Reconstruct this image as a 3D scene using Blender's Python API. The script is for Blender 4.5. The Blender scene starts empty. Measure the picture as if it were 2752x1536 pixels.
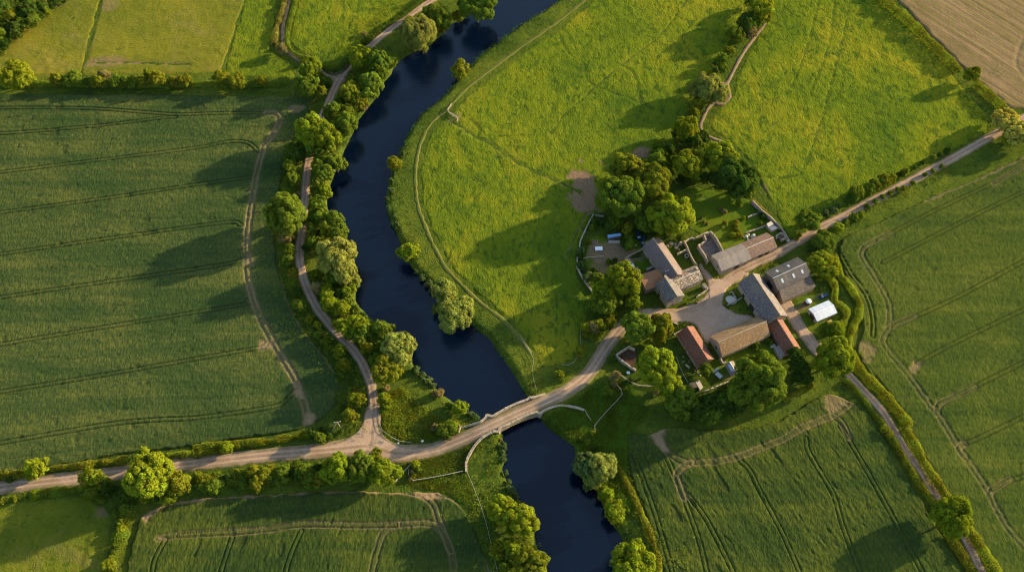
import bpy, bmesh, math, random
import numpy as np
from mathutils import Vector, Matrix

# ---------------------------------------------------------------- camera, sky, sun, exposure
SC = bpy.context.scene
COL = SC.collection
TH = math.radians(29.0)            # camera tilt off the vertical
DIST = 390.0                       # metres from the lens to the ground at the picture's middle
FPX = 1376.0 / math.tan(math.radians(31.0))
CAM = np.array([0.0, -DIST * math.sin(TH), DIST * math.cos(TH)])
cam_d = bpy.data.cameras.new("camera")
cam_d.angle = math.radians(62.0)
cam_d.clip_start = 1.0
cam_d.clip_end = 20000.0
cam_o = bpy.data.objects.new("camera", cam_d)
cam_o.location = CAM
cam_o.rotation_euler = (TH, 0, 0)
COL.objects.link(cam_o)
SC.camera = cam_o

SUN_EL, SUN_AZ = math.radians(15.0), math.radians(23.0)     # azimuth counted from +x towards +y
W = bpy.data.worlds.new("World")
SC.world = W
W.use_nodes = True
wn = W.node_tree
sky = wn.nodes.new("ShaderNodeTexSky")
sky.sky_type = 'NISHITA'
sky.sun_disc = False
sky.sun_elevation = SUN_EL
sky.sun_rotation = math.pi / 2 - SUN_AZ
sky.air_density = 1.0
sky.dust_density = 1.0
wn.nodes["Background"].inputs[1].default_value = 0.145
wn.links.new(sky.outputs[0], wn.nodes["Background"].inputs[0])
sun_d = bpy.data.lights.new("sun", 'SUN')
sun_d.energy = 5.0
sun_d.angle = math.radians(1.2)
sun_d.color = (1.0, 0.80, 0.48)
sun_o = bpy.data.objects.new("sun", sun_d)
sdir = Vector((math.cos(SUN_EL) * math.cos(SUN_AZ), math.cos(SUN_EL) * math.sin(SUN_AZ), math.sin(SUN_EL)))
sun_o.rotation_euler = sdir.to_track_quat('Z', 'Y').to_euler()
sun_o.location = (0, 0, 300)
COL.objects.link(sun_o)
SC.view_settings.view_transform = 'Standard'
SC.view_settings.look = 'None'
SC.view_settings.gamma = 1.0
SC.view_settings.use_curve_mapping = False
SC.view_settings.exposure = 1.57
SC.cycles.filter_width = 1.1
SC.cycles.max_bounces = 6
SC.cycles.diffuse_bounces = 3
SC.cycles.transmission_bounces = 3
SC.cycles.caustics_reflective = False
SC.cycles.caustics_refractive = False
SC.cycles.sample_clamp_indirect = 8.0

# ---------------------------------------------------------------- plan points: survey of the valley
def G1(u, v, z=0.0):
    xn, yn = (u - 1376.0) / FPX, (768.0 - v) / FPX
    d = np.array([xn, math.sin(TH) + yn * math.cos(TH), -math.cos(TH) + yn * math.sin(TH)])
    t = (z - CAM[2]) / d[2]
    return CAM + d * t
def G(pts, z=0.0):
    return np.array([G1(u, v, z)[:2] for u, v in pts])
def mscale(u, v):                      # survey units per metre
    p = G1(u, v)
    fw = np.array([0, math.sin(TH), -math.cos(TH)])
    return FPX / float(np.dot(p - CAM, fw))
K = 2752.0 / 2576.0
def F(*pts): return [(x * K, y * K) for x, y in pts]
OX, OY = [0, 700, 1400, 2052], [0, 400, 800, 1136]
def T(c, r, *pts): return [(OX[c] + x / 3.594, OY[r] + y / 3.594) for x, y in pts]
CR = {1: (1540, 560, 8.986), 2: (1680, 640, 8.986), 3: (1840, 540, 8.986), 4: (1840, 640, 8.986), 5: (1680, 720, 8.986),
      6: (1960, 680, 7.86), 7: (1900, 800, 7.86), 8: (1640, 850, 7.014), 9: (2040, 540, 8.986), 10: (1220, 1040, 6.28), 11: (780, 1080, 5.248),
      12: (2160, 740, 10.496)}
def C(k, *pts):
    ox, oy, s = CR[k]
    return [(ox + x / s, oy + y / s) for x, y in pts]

def smooth(p, n=6):
    p = np.asarray(p, float)
    q = np.vstack([2 * p[0] - p[1], p, 2 * p[-1] - p[-2]])
    out = []
    for i in range(1, len(q) - 2):
        a, b, c, d = q[i - 1], q[i], q[i + 1], q[i + 2]
        for t in np.arange(n) / n:
            out.append(0.5 * (2 * b + (c - a) * t + (2 * a - 5 * b + 4 * c - d) * t * t + (3 * b - a - 3 * c + d) * t ** 3))
    out.append(q[-2])
    return np.array(out)
def resample(p, step):
    p = np.asarray(p, float)
    s = np.r_[0, np.cumsum(np.linalg.norm(np.diff(p, axis=0), axis=1))]
    n = max(2, int(s[-1] / step) + 1)
    t = np.linspace(0, s[-1], n)
    return np.stack([np.interp(t, s, p[:, k]) for k in range(p.shape[1])], 1)

_rt = np.random.default_rng(7).random((256, 256))
def vn(x, y, seed=0):
    x = x + seed * 17.31; y = y + seed * 31.7
    xi, yi = np.floor(x).astype(int), np.floor(y).astype(int)
    fx, fy = x - xi, y - yi
    fx = fx * fx * (3 - 2 * fx); fy = fy * fy * (3 - 2 * fy)
    g = lambda a, b: _rt[a & 255, b & 255]
    return (g(xi, yi) * (1 - fx) + g(xi + 1, yi) * fx) * (1 - fy) + (g(xi, yi + 1) * (1 - fx) + g(xi + 1, yi + 1) * fx) * fy
def fbm(x, y, seed=0, o=3):
    s, a, t = 0, 1.0, 0
    for k in range(o):
        s = s + a * vn(x * 2 ** k, y * 2 ** k, seed + k * 3); t += a; a *= 0.5
    return s / t * 2 - 1
def sst(a, b, x):
    t = np.clip((x - a) / (b - a), 0, 1)
    return t * t * (3 - 2 * t)
def dline(X, Y, pl):
    d = np.full(X.shape, 1e18)
    for (ax, ay), (bx, by) in zip(pl[:-1], pl[1:]):
        ex, ey = bx - ax, by - ay
        L = ex * ex + ey * ey + 1e-12
        t = np.clip(((X - ax) * ex + (Y - ay) * ey) / L, 0, 1)
        d = np.minimum(d, (X - ax - t * ex) ** 2 + (Y - ay - t * ey) ** 2)
    return np.sqrt(d)
def sdpoly(X, Y, pg):                  # positive inside
    pg = np.asarray(pg)
    d = dline(X, Y, np.vstack([pg, pg[:1]]))
    ins = np.zeros(X.shape, bool)
    for (ax, ay), (bx, by) in zip(pg, np.roll(pg, -1, 0)):
        c = (ay > Y) != (by > Y)
        ins ^= c & (X < (bx - ax) * (Y - ay) / (by - ay + 1e-12) + ax)
    return np.where(ins, d, -d)
class Raster:                          # a distance kept on a 1 m grid
    X0, Y0, NX, NY = -420, -230, 841, 561
    gx, gy = np.meshgrid(np.arange(X0, X0 + NX, 1.0), np.arange(Y0, Y0 + NY, 1.0))
    def __init__(s, a): s.a = a
    def __call__(s, X, Y):
        u = np.clip(np.asarray(X, float) - s.X0, 0, s.NX - 1.001); v = np.clip(np.asarray(Y, float) - s.Y0, 0, s.NY - 1.001)
        i, j = u.astype(int), v.astype(int); fu, fv = u - i, v - j
        a = s.a
        return (a[j, i] * (1 - fu) + a[j, i + 1] * fu) * (1 - fv) + (a[j + 1, i] * (1 - fu) + a[j + 1, i + 1] * fu) * fv

# ---------------------------------------------------------------- names, labels, meshes
def tag(o, label=None, cat=None, group=None, kind=None):
    if label: o["label"] = label
    if cat: o["category"] = cat
    if group: o["group"] = group
    if kind: o["kind"] = kind
    return o
def empty(name, loc=(0, 0, 0), rz=0.0):
    o = bpy.data.objects.new(name, None)
    o.location = loc; o.rotation_euler = (0, 0, rz)
    o.empty_display_size = 0.5
    COL.objects.link(o)
    return o
def mkmesh(name, V, Q, attrs=None, smooth_=False):
    V = np.asarray(V, np.float32); Q = np.asarray(Q, np.int32)
    me = bpy.data.meshes.new(name)
    me.vertices.add(len(V)); me.vertices.foreach_set("co", V.ravel())
    k = Q.shape[1]
    me.loops.add(Q.size); me.loops.foreach_set("vertex_index", Q.ravel())
    me.polygons.add(len(Q)); me.polygons.foreach_set("loop_start", np.arange(0, Q.size, k, dtype=np.int32))
    for nm, (dom, arr) in (attrs or {}).items():
        at = me.attributes.new(nm, 'FLOAT', dom)
        at.data.foreach_set("value", np.asarray(arr, np.float32))
    if smooth_: me.polygons.foreach_set("use_smooth", np.ones(len(Q), bool))
    me.update(calc_edges=True)
    return me
def put(name, me, mat=None, parent=None, loc=None, rz=0.0):
    o = bpy.data.objects.new(name, me)
    if mat is not None and len(me.materials) == 0: me.materials.append(mat)
    if parent is not None: o.parent = parent
    if loc is not None: o.location = loc
    if rz: o.rotation_euler = (0, 0, rz)
    COL.objects.link(o)
    return o
class MB:                              # gathers faces for one mesh
    def __init__(s): s.v, s.f = [], []
    def face(s, *pts):
        i = len(s.v); s.v += [tuple(p) for p in pts]; s.f.append(tuple(range(i, i + len(pts))))
    def hexa(s, b, t):                 # 4 bottom points, 4 top points (counter-clockwise)
        i = len(s.v); s.v += [tuple(p) for p in b] + [tuple(p) for p in t]
        s.f += [(i + 3, i + 2, i + 1, i), (i + 4, i + 5, i + 6, i + 7)] + [(i + k, i + (k + 1) % 4, i + 4 + (k + 1) % 4, i + 4 + k) for k in range(4)]
    def box(s, x0, x1, y0, y1, z0, z1):
        q = [(x0, y0), (x1, y0), (x1, y1), (x0, y1)]
        s.hexa([(a, b, z0) for a, b in q], [(a, b, z1) for a, b in q])
    def tube(s, a, b, r0, r1=None, n=6):
        r1 = r0 if r1 is None else r1
        a, b = Vector(a), Vector(b); d = (b - a).normalized()
        u = d.orthogonal().normalized(); w = d.cross(u)
        i = len(s.v)
        for p, r in ((a, r0), (b, r1)):
            s.v += [tuple(p + (u * math.cos(t) + w * math.sin(t)) * r) for t in [2 * math.pi * k / n for k in range(n)]]
        s.f += [(i + k, i + (k + 1) % n, i + n + (k + 1) % n, i + n + k) for k in range(n)]
        s.f += [tuple(range(i + n - 1, i - 1, -1)), tuple(range(i + n, i + 2 * n))]
    def dome(s, c, r, h, n=14, m=5, z0=0.0, sq=1.0):
        i = len(s.v)
        for j in range(m):
            t = j / m * math.pi / 2
            s.v += [(c[0] + r * math.cos(t) * math.cos(2 * math.pi * k / n), c[1] + r * sq * math.cos(t) * math.sin(2 * math.pi * k / n), z0 + h * math.sin(t)) for k in range(n)]
        s.v.append((c[0], c[1], z0 + h))
        for j in range(m - 1):
            s.f += [(i + j * n + k, i + j * n + (k + 1) % n, i + (j + 1) * n + (k + 1) % n, i + (j + 1) * n + k) for k in range(n)]
        s.f += [(i + (m - 1) * n + k, i + (m - 1) * n + (k + 1) % n, i + m * n) for k in range(n)]
    def build(s, name, mat, parent=None, loc=None, rz=0.0):
        me = bpy.data.meshes.new(name); me.from_pydata(s.v, [], s.f); me.update()
        return put(name, me, mat, parent, loc, rz)

# ---------------------------------------------------------------- materials
class NT:
    def __init__(s, name):
        s.m = bpy.data.materials.new(name); s.m.use_nodes = True
        s.t = s.m.node_tree; s.t.nodes.clear()
        s.out = s.t.nodes.new("ShaderNodeOutputMaterial")
    def n(s, typ, ins=None, **props):
        nd = s.t.nodes.new("ShaderNode" + typ)
        for k, v in props.items(): setattr(nd, k, v)
        for k, v in (ins or {}).items():
            if isinstance(v, bpy.types.NodeSocket): s.t.links.new(v, nd.inputs[k])
            else: nd.inputs[k].default_value = v
        return nd
    def pos(s): return s.n("NewGeometry").outputs["Position"]
    def obj(s): return s.n("TexCoord").outputs["Object"]
    def attr(s, name): return s.n("Attribute", attribute_name=name).outputs["Fac"]
    def map(s, v, sc=(1, 1, 1), rot=0.0): return s.n("Mapping", {"Vector": v, "Scale": sc, "Rotation": (0, 0, rot)}).outputs[0]
    def noise(s, v, sc, det=3, ro=0.55, dist=0.0): return s.n("TexNoise", {"Vector": v, "Scale": sc, "Detail": det, "Roughness": ro, "Distortion": dist}).outputs["Fac"]
    def ramp(s, f, *st):
        r = s.n("ValToRGB", {"Fac": f}); e = r.color_ramp.elements
        while len(e) < len(st): e.new(0.5)
        for el, (p, c) in zip(e, st):
            el.position = p; el.color = (*c, 1) if isinstance(c, tuple) else (c, c, c, 1)
        return r.outputs[0]
    def mix(s, f, a, b, mode='MIX'):
        nd = s.n("Mix", data_type='RGBA', blend_type=mode)
        for k, v in ((0, f), (6, a), (7, b)):
            if isinstance(v, bpy.types.NodeSocket): s.t.links.new(v, nd.inputs[k])
            else: nd.inputs[k].default_value = v if k == 0 else (*v, 1)
        return nd.outputs[2]
    def math(s, op, a, b=0.5, c=0.0):
        nd = s.n("Math", operation=op)
        for k, v in enumerate((a, b, c)):
            if isinstance(v, bpy.types.NodeSocket): s.t.links.new(v, nd.inputs[k])
            else: nd.inputs[k].default_value = v
        return nd.outputs[0]
    def bump(s, h, st=1.0, d=0.3): return s.n("Bump", {"Height": h, "Strength": st, "Distance": d}).outputs[0]
    def diffuse(s, col, nrm=None):
        nd = s.n("BsdfDiffuse")
        s.set(nd, "Color", col)
        if nrm is not None: s.t.links.new(nrm, nd.inputs["Normal"])
        s.t.links.new(nd.outputs[0], s.out.inputs[0]); return s.m
    def set(s, nd, k, v):
        if isinstance(v, bpy.types.NodeSocket): s.t.links.new(v, nd.inputs[k])
        else: nd.inputs[k].default_value = (*v, 1) if isinstance(v, tuple) and len(v) == 3 else v
    def pbr(s, col, rough=0.7, nrm=None, metal=0.0, spec=0.4):
        nd = s.n("BsdfPrincipled")
        s.set(nd, "Base Color", col); s.set(nd, "Roughness", rough); s.set(nd, "Metallic", metal); s.set(nd, "Specular IOR Level", spec)
        if nrm is not None: s.t.links.new(nrm, nd.inputs["Normal"])
        s.t.links.new(nd.outputs[0], s.out.inputs[0]); return s.m

def grass_mat(name, lo, mid, hi, dark, tan=None, ang=0.0, stretch=1.0, bumpd=0.5, tuft=0.62):
    m = NT(name); p = m.pos()
    q = m.map(p, (1, stretch, 1), ang)
    big = m.noise(p, 0.016, 4, 0.6, 0.6)
    med = m.noise(q, 0.09, 4, 0.6, 0.8)
    fin = m.noise(q, 0.55, 4, 0.65, 0.5)
    mx = m.math('ADD', m.math('MULTIPLY', big, 0.55), m.math('ADD', m.math('MULTIPLY', med, 0.26), m.math('MULTIPLY', fin, 0.19)))
    col = m.ramp(mx, (0.40, lo), (0.5, mid), (0.60, hi))
    tf = m.ramp(m.noise(q, 0.3, 3, 0.65, 1.2), (tuft - 0.03, 0.0), (tuft + 0.07, 1.0))
    col = m.mix(m.math('MULTIPLY', tf, 0.75), col, dark)
    if tan:
        tn = m.ramp(m.noise(q, 0.035, 5, 0.65, 1.0), (0.54, 0.0), (0.74, 1.0))
        col = m.mix(m.math('MULTIPLY', tn, 0.6), col, tan)
    soil = m.attr("soil")
    col = m.mix(soil, col, m.mix(m.noise(p, 0.8, 4, 0.7), (0.105, 0.068, 0.036), (0.235, 0.155, 0.09)))
    h = m.math('ADD', m.math('MULTIPLY', m.noise(q, 0.35, 4, 0.7, 1.5), 1.3), m.math('MULTIPLY', m.noise(q, 1.6, 3, 0.6), 0.55))
    return m.diffuse(col, m.bump(h, 1.0, bumpd))

def crop_mat(name, a, b, c, ang, warm=0.5):
    m = NT(name); p = m.pos()
    q = m.map(p, (0.10, 1, 1), -ang)
    big = m.noise(p, 0.02, 4, 0.6, 0.5)
    st = m.noise(q, 0.12, 4, 0.62, 0.6)
    fin = m.noise(m.map(p, (1.0, 0.45, 1), 0.8), 1.1, 3, 0.6)
    mx = m.math('ADD', m.math('MULTIPLY', big, 0.35), m.math('ADD', m.math('MULTIPLY', st, 0.35), m.math('MULTIPLY', fin, 0.40)))
    col = m.ramp(mx, (0.43, a), (0.55, b), (0.67, c))
    soil = m.attr("soil"); gro = m.attr("groove")
    col = m.mix(gro, col, (0.030, 0.036, 0.012))
    col = m.mix(soil, col, m.mix(m.noise(p, 0.9, 3), (0.17, 0.11, 0.06), (0.27, 0.18, 0.10)))
    h = m.math('ADD', m.math('MULTIPLY', fin, 0.8), m.math('MULTIPLY', m.noise(m.map(p, (1, 0.4, 1), 0.9), 2.2, 2, 0.6), 0.5))
    return m.diffuse(col, m.bump(h, 0.8, 0.35))

def leaf_mat(name, trans=0.38):
    m = NT(name)
    oi = m.n("ObjectInfo")
    t = m.attr("tint")
    base = oi.outputs["Color"]
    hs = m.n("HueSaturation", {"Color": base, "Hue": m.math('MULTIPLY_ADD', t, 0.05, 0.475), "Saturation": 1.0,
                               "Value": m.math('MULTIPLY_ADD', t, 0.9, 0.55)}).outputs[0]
    d = m.n("BsdfDiffuse", {"Color": hs}); tr = m.n("BsdfTranslucent", {"Color": m.mix(1.0, hs, (1.0, 0.95, 0.45), 'MULTIPLY')})
    mx = m.n("MixShader", {"Fac": trans, 1: d.outputs[0], 2: tr.outputs[0]})
    m.t.links.new(mx.outputs[0], m.out.inputs[0])
    return m.m

def road_mat(name, mid, wheel, edge, grassy=0.0, off=1.15):
    m = NT(name); p = m.pos()
    d = m.attr("lane")                                  # metres from the middle of the lane
    n1 = m.noise(p, 0.15, 4, 0.6, 0.4); n2 = m.noise(p, 1.2, 4, 0.7)
    tr = m.ramp(m.math('ABSOLUTE', m.math('SUBTRACT', m.math('MULTIPLY_ADD', n2, 0.35, d), off)), (0.15, 1.0), (0.6, 0.0))
    col = m.mix(tr, mid, wheel)
    ed = m.ramp(m.math('MULTIPLY_ADD', n2, 0.9, d), (0.0, 0.0), (1.0, 1.0))
    e2 = m.n("MapRange", {"Value": m.math('MULTIPLY_ADD', n2, 1.2, d), "From Min": 2.0, "From Max": 2.9})
    col = m.mix(e2.outputs[0], col, edge)
    col = m.mix(m.math('MULTIPLY', m.ramp(n1, (0.45, 0.0), (0.68, 1.0)), 0.45), col, tuple(c * 1.25 for c in wheel))
    col = m.mix(m.math('MULTIPLY', m.ramp(n2, (0.35, 1.0), (0.5, 0.0)), 0.35), col, tuple(c * 0.6 for c in mid))
    big = m.ramp(m.noise(p, 0.07, 5, 0.7, 0.8), (0.42, 0.0), (0.66, 1.0))
    col = m.mix(m.math('MULTIPLY', big, 0.45), col, tuple(c * f for c, f in zip(mid, (0.72, 0.66, 0.58))))
    if grassy:
        g = m.ramp(m.math('MULTIPLY_ADD', n2, 0.5, d), (0.45, 1.0), (0.75, 0.0))
        col = m.mix(m.math('MULTIPLY', g, grassy), col, (0.06, 0.085, 0.012))
    return m.diffuse(col, m.bump(m.math('ADD', n2, m.noise(p, 4.0, 3)), 0.5, 0.06))

def roof_mat(name, c1, c2, c3, moss=None, mossamt=0.0, sx=2.2, sy=3.0, rough=0.75, streak=0.0):
    # object x runs along the ridge
    m = NT(name); o = m.obj()
    tile = m.n("TexBrick", {"Vector": m.map(o, (sx, sy, sy)), "Color1": (*c1, 1), "Color2": (*c2, 1), "Mortar": (*[v * 0.55 for v in c1], 1), "Scale": 1.0,
                            "Mortar Size": 0.03, "Bias": 0.0, "Brick Width": 0.9, "Row Height": 0.9})
    col = m.mix(m.ramp(m.noise(o, 0.35, 4, 0.65, 0.5), (0.4, 0.0), (0.65, 1.0)), tile.outputs["Color"], c3)
    col = m.mix(m.ramp(m.noise(o, 3.0, 3, 0.7), (0.35, 0.5), (0.6, 0.0)), col, tuple(v * 0.6 for v in c1))
    if streak:
        st = m.ramp(m.noise(m.map(o, (2.5, 0.15, 0.15)), 1.0, 4, 0.7), (0.42, 0.0), (0.66, 1.0))
        col = m.mix(m.math('MULTIPLY', st, streak), col, c3)
    if moss:
        ms = m.ramp(m.noise(o, 1.4, 4, 0.75), (0.5, 0.0), (0.62, 1.0))
        col = m.mix(m.math('MULTIPLY', ms, mossamt), col, moss)
    return m.pbr(col, rough, m.bump(m.math('ADD', tile.outputs["Fac"], m.noise(o, 4.0, 3)), 0.6, 0.06), spec=0.2)

def stone_mat(name, a, b, c, sc=1.6):
    m = NT(name); p = m.pos()
    v = m.n("TexVoronoi", {"Vector": p, "Scale": sc})
    col = m.mix(m.ramp(m.noise(p, 0.5, 4, 0.65), (0.35, 0.0), (0.65, 1.0)), a, b)
    col = m.mix(m.math('MULTIPLY', v.outputs["Color"], 0.55), col, c)
    col = m.mix(m.ramp(v.outputs["Distance"], (0.0, 0.0), (0.75, 0.35)), col, tuple(x * 0.5 for x in a))
    return m.diffuse(col, m.bump(m.math('ADD', m.noise(p, 2.5, 4), v.outputs["Distance"]), 0.7, 0.12))

def plain(name, c, rough=0.6, var=0.25, metal=0.0, sc=1.5, spec=0.4):
    m = NT(name); o = m.obj()
    n = m.noise(o, sc, 4, 0.65)
    return m.pbr(m.mix(n, tuple(v * (1 - var) for v in c), tuple(min(1, v * (1 + var)) for v in c)), rough, m.bump(n, 0.25, 0.03), metal, spec)

MAT = {}
MAT['ground'] = grass_mat("rough_grass", (0.036, 0.058, 0.008), (0.058, 0.082, 0.010), (0.095, 0.108, 0.012), (0.022, 0.042, 0.008), None, 0, 1, 0.6, 0.58)
MAT['meadow'] = grass_mat("meadow_grass", (0.056, 0.088, 0.008), (0.096, 0.121, 0.008), (0.148, 0.146, 0.010), (0.030, 0.060, 0.008), None, 0.5, 0.6, 0.6, 0.56)
MAT['pasture'] = grass_mat("pasture_grass", (0.088, 0.100, 0.012), (0.124, 0.122, 0.013), (0.162, 0.142, 0.016), (0.050, 0.068, 0.012), (0.17, 0.135, 0.040), 0.0, 1.4, 0.4, 0.64)
MAT['pasture2'] = grass_mat("rough_pasture_grass", (0.062, 0.078, 0.008), (0.088, 0.102, 0.010), (0.125, 0.125, 0.012), (0.036, 0.058, 0.008), (0.135, 0.105, 0.035), 0.0, 1.0, 0.4, 0.60)
MAT['lawn'] = grass_mat("lawn_grass", (0.050, 0.088, 0.008), (0.070, 0.105, 0.008), (0.105, 0.120, 0.008), (0.035, 0.065, 0.008), (0.15, 0.12, 0.03), 0.0, 1.0, 0.12, 0.66)
MAT['wheat'] = crop_mat("wheat_crop", (0.021, 0.040, 0.012), (0.038, 0.056, 0.015), (0.082, 0.088, 0.020), 0.14)
MAT['barley'] = crop_mat("barley_crop", (0.028, 0.046, 0.010), (0.046, 0.064, 0.011), (0.080, 0.088, 0.014), 0.50)
MAT['beet'] = crop_mat("young_crop", (0.017, 0.032, 0.009), (0.033, 0.049, 0.010), (0.066, 0.076, 0.012), -1.1)
MAT['road'] = road_mat("lane_surface", (0.220, 0.150, 0.100), (0.340, 0.240, 0.160), (0.14, 0.115, 0.055))
MAT['track'] = road_mat("farm_track_dirt", (0.13, 0.092, 0.055), (0.20, 0.142, 0.088), (0.12, 0.10, 0.04), 0.0, 0.6)
MAT['path'] = road_mat("river_path_dirt", (0.085, 0.105, 0.012), (0.130, 0.112, 0.036), (0.10, 0.118, 0.010), 0.9, 0.70)
MAT['yard'] = road_mat("yard_gravel", (0.29, 0.198, 0.134), (0.35, 0.243, 0.168), (0.25, 0.172, 0.108))
MAT['leaf'] = leaf_mat("leaves")
MAT['bark'] = plain("bark", (0.10, 0.075, 0.05), 0.9, 0.4)
MAT['slate'] = roof_mat("purple_slate", (0.115, 0.084, 0.084), (0.150, 0.108, 0.098), (0.170, 0.122, 0.098), None, 0, 2.0, 3.0, 0.7, 0.35)
MAT['slate2'] = roof_mat("blue_slate", (0.075, 0.068, 0.078), (0.125, 0.105, 0.102), (0.15, 0.118, 0.090), (0.32, 0.26, 0.18), 0.4, 2.0, 3.0, 0.7)
MAT['stonetile'] = roof_mat("mottled_stone_slate", (0.15, 0.10, 0.065), (0.25, 0.165, 0.085), (0.10, 0.085, 0.08), (0.55, 0.45, 0.31), 0.9, 1.8, 2.6, 0.8)
MAT['goldtile'] = roof_mat("lichen_stone_tile", (0.13, 0.080, 0.043), (0.21, 0.122, 0.050), (0.20, 0.13, 0.075), (0.38, 0.235, 0.085), 0.75, 2.4, 2.4, 0.8, 0.7)
MAT['browntile'] = roof_mat("brown_plain_tile", (0.13, 0.085, 0.065), (0.20, 0.12, 0.085), (0.16, 0.115, 0.09), (0.40, 0.19, 0.07), 0.65, 2.6, 2.6, 0.8)
MAT['redtile'] = roof_mat("red_clay_tile", (0.15, 0.055, 0.036), (0.23, 0.082, 0.045), (0.12, 0.06, 0.045), (0.38, 0.19, 0.10), 0.4, 2.6, 2.6, 0.8)
MAT['orangetile'] = roof_mat("orange_clay_tile", (0.28, 0.115, 0.05), (0.33, 0.135, 0.05), (0.26, 0.15, 0.09), (0.16, 0.10, 0.07), 0.5, 2.6, 2.6, 0.8)
MAT['greysheet'] = roof_mat("weathered_grey_sheet", (0.165, 0.145, 0.13), (0.18, 0.155, 0.14), (0.23, 0.185, 0.15), (0.30, 0.22, 0.15), 0.25, 1.0, 0.2, 0.75, 0.6)
MAT['darksheet'] = roof_mat("dark_corrugated_sheet", (0.036, 0.035, 0.039), (0.050, 0.047, 0.048), (0.080, 0.070, 0.060), (0.22, 0.17, 0.12), 0.16, 1.0, 0.2, 0.65, 0.7)
MAT['rustsheet'] = roof_mat("rusty_brown_sheet", (0.052, 0.041, 0.036), (0.072, 0.055, 0.046), (0.105, 0.078, 0.062), (0.36, 0.28, 0.19), 0.22, 1.0, 0.2, 0.75, 0.5)
MAT['whitesheet'] = roof_mat("pale_metal_sheet", (0.50, 0.53, 0.56), (0.54, 0.57, 0.60), (0.42, 0.47, 0.54), None, 0, 1.0, 0.15, 0.45, 0.3)
MAT['stone'] = stone_mat("field_stone", (0.26, 0.205, 0.145), (0.36, 0.29, 0.20), (0.42, 0.35, 0.26))
MAT['palestone'] = stone_mat("pale_limestone", (0.29, 0.225, 0.15), (0.38, 0.30, 0.205), (0.44, 0.36, 0.26))
MAT['brickwall'] = stone_mat("old_brown_masonry", (0.20, 0.14, 0.10), (0.26, 0.19, 0.13), (0.30, 0.23, 0.17))
MAT['rubble'] = stone_mat("rubble_floor", (0.12, 0.085, 0.07), (0.19, 0.15, 0.13), (0.25, 0.21, 0.18), 0.8)
MAT['earth'] = stone_mat("dark_earth_floor", (0.055, 0.036, 0.024), (0.08, 0.05, 0.034), (0.10, 0.065, 0.045), 0.6)
MAT['concrete'] = plain("pale_concrete", (0.40, 0.34, 0.27), 0.9, 0.2)
MAT['dark'] = plain("painted_dark_inside", (0.018, 0.014, 0.012), 0.9, 0.3)  # darkness of unlit insides, painted as a near-black colour
MAT['glass'] = plain("old_glass", (0.10, 0.12, 0.14), 0.12, 0.3, 0.0, 1.0, 0.8)
MAT['paleglass'] = plain("dusty_glass", (0.36, 0.40, 0.42), 0.2, 0.25, 0.0, 1.0, 0.8)
MAT['wood'] = plain("grey_timber", (0.27, 0.23, 0.18), 0.85, 0.3)
MAT['darkwood'] = plain("brown_timber", (0.12, 0.08, 0.055), 0.85, 0.3)
MAT['palewood'] = plain("bleached_timber", (0.29, 0.235, 0.165), 0.8, 0.25)
MAT['white'] = plain("white_paint", (0.72, 0.70, 0.66), 0.5, 0.08)
MAT['blue'] = plain("blue_tarpaulin", (0.12, 0.25, 0.42), 0.4, 0.25)
MAT['carblue'] = plain("dark_blue_paint", (0.02, 0.035, 0.075), 0.25, 0.15, 0.2)
MAT['rubber'] = plain("black_rubber", (0.02, 0.02, 0.02), 0.8, 0.2)
MAT['pink'] = plain("faded_red_plastic", (0.45, 0.14, 0.14), 0.5, 0.2)
MAT['orange'] = plain("orange_timber", (0.42, 0.20, 0.05), 0.7, 0.2)
MAT['metal'] = plain("galvanised_steel", (0.42, 0.42, 0.40), 0.4, 0.2, 0.7)
def water_mat():
    m = NT("river_water"); p = m.pos()
    rip = m.math('MULTIPLY', m.math('ADD', m.noise(m.map(p, (0.5, 1.6, 1), 0.35), 0.45, 3, 0.6, 0.6), m.noise(m.map(p, (0.6, 1.5, 1), -0.3), 1.3, 3, 0.65)), m.ramp(m.noise(p, 0.018, 2), (0.40, 0.25), (0.62, 1.0)))
    return m.pbr(m.mix(m.noise(p, 0.02, 3), (0.0008, 0.0032, 0.0095), (0.0013, 0.0048, 0.0135)), 0.10, m.bump(rip, 0.7, 0.14), 0.0, 0.36)
MAT['water'] = water_mat()

# ---------------------------------------------------------------- river, roads and levels of the land
RIV = G(F((1240, -70), (1235, 0), (1197, 25), (1165, 47), (1127, 64), (1105, 92), (1085, 112), (1050, 127), (1020, 142), (997, 162), (977, 192), (962, 212), (945, 242), (920, 277),
          (895, 312), (880, 347), (862, 387), (846, 422), (832, 462), (818, 502), (825, 532), (850, 562), (868, 592), (880, 642), (892, 690), (897, 722), (893, 757), (915, 785),
          (950, 815), (983, 836), (1003, 872), (1030, 895), (1045, 920), (1075, 954), (1110, 990), (1150, 1016), (1180, 1040), (1222, 1058), (1262, 1092), (1260, 1120), (1270, 1160), (1264, 1180),
          (1277, 1215), (1302, 1250), (1335, 1290), (1343, 1340), (1358, 1390), (1368, 1440), (1375, 1520),
          (1562, 1520), (1560, 1440), (1575, 1400), (1570, 1360), (1545, 1320), (1525, 1280), (1500, 1230), (1462, 1200), (1447, 1170), (1450, 1122), (1410, 1097), (1380, 1072), (1358, 1048),
          (1330, 1003), (1308, 965), (1288, 930), (1258, 890), (1228, 850), (1188, 815), (1148, 790), (1103, 750), (1083, 715), (1043, 680), (1018, 640), (998, 590), (976, 540), (973, 490), (983, 440),
          (1003, 390), (1018, 350), (1038, 320), (1058, 290), (1098, 257), (1118, 240), (1153, 200), (1188, 160), (1228, 125), (1268, 95), (1308, 65), (1368, 30), (1406, 0), (1430, -70)), -1.6)
R_OUT = Raster(-sdpoly(Raster.gx, Raster.gy, RIV))       # metres outside the river
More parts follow.
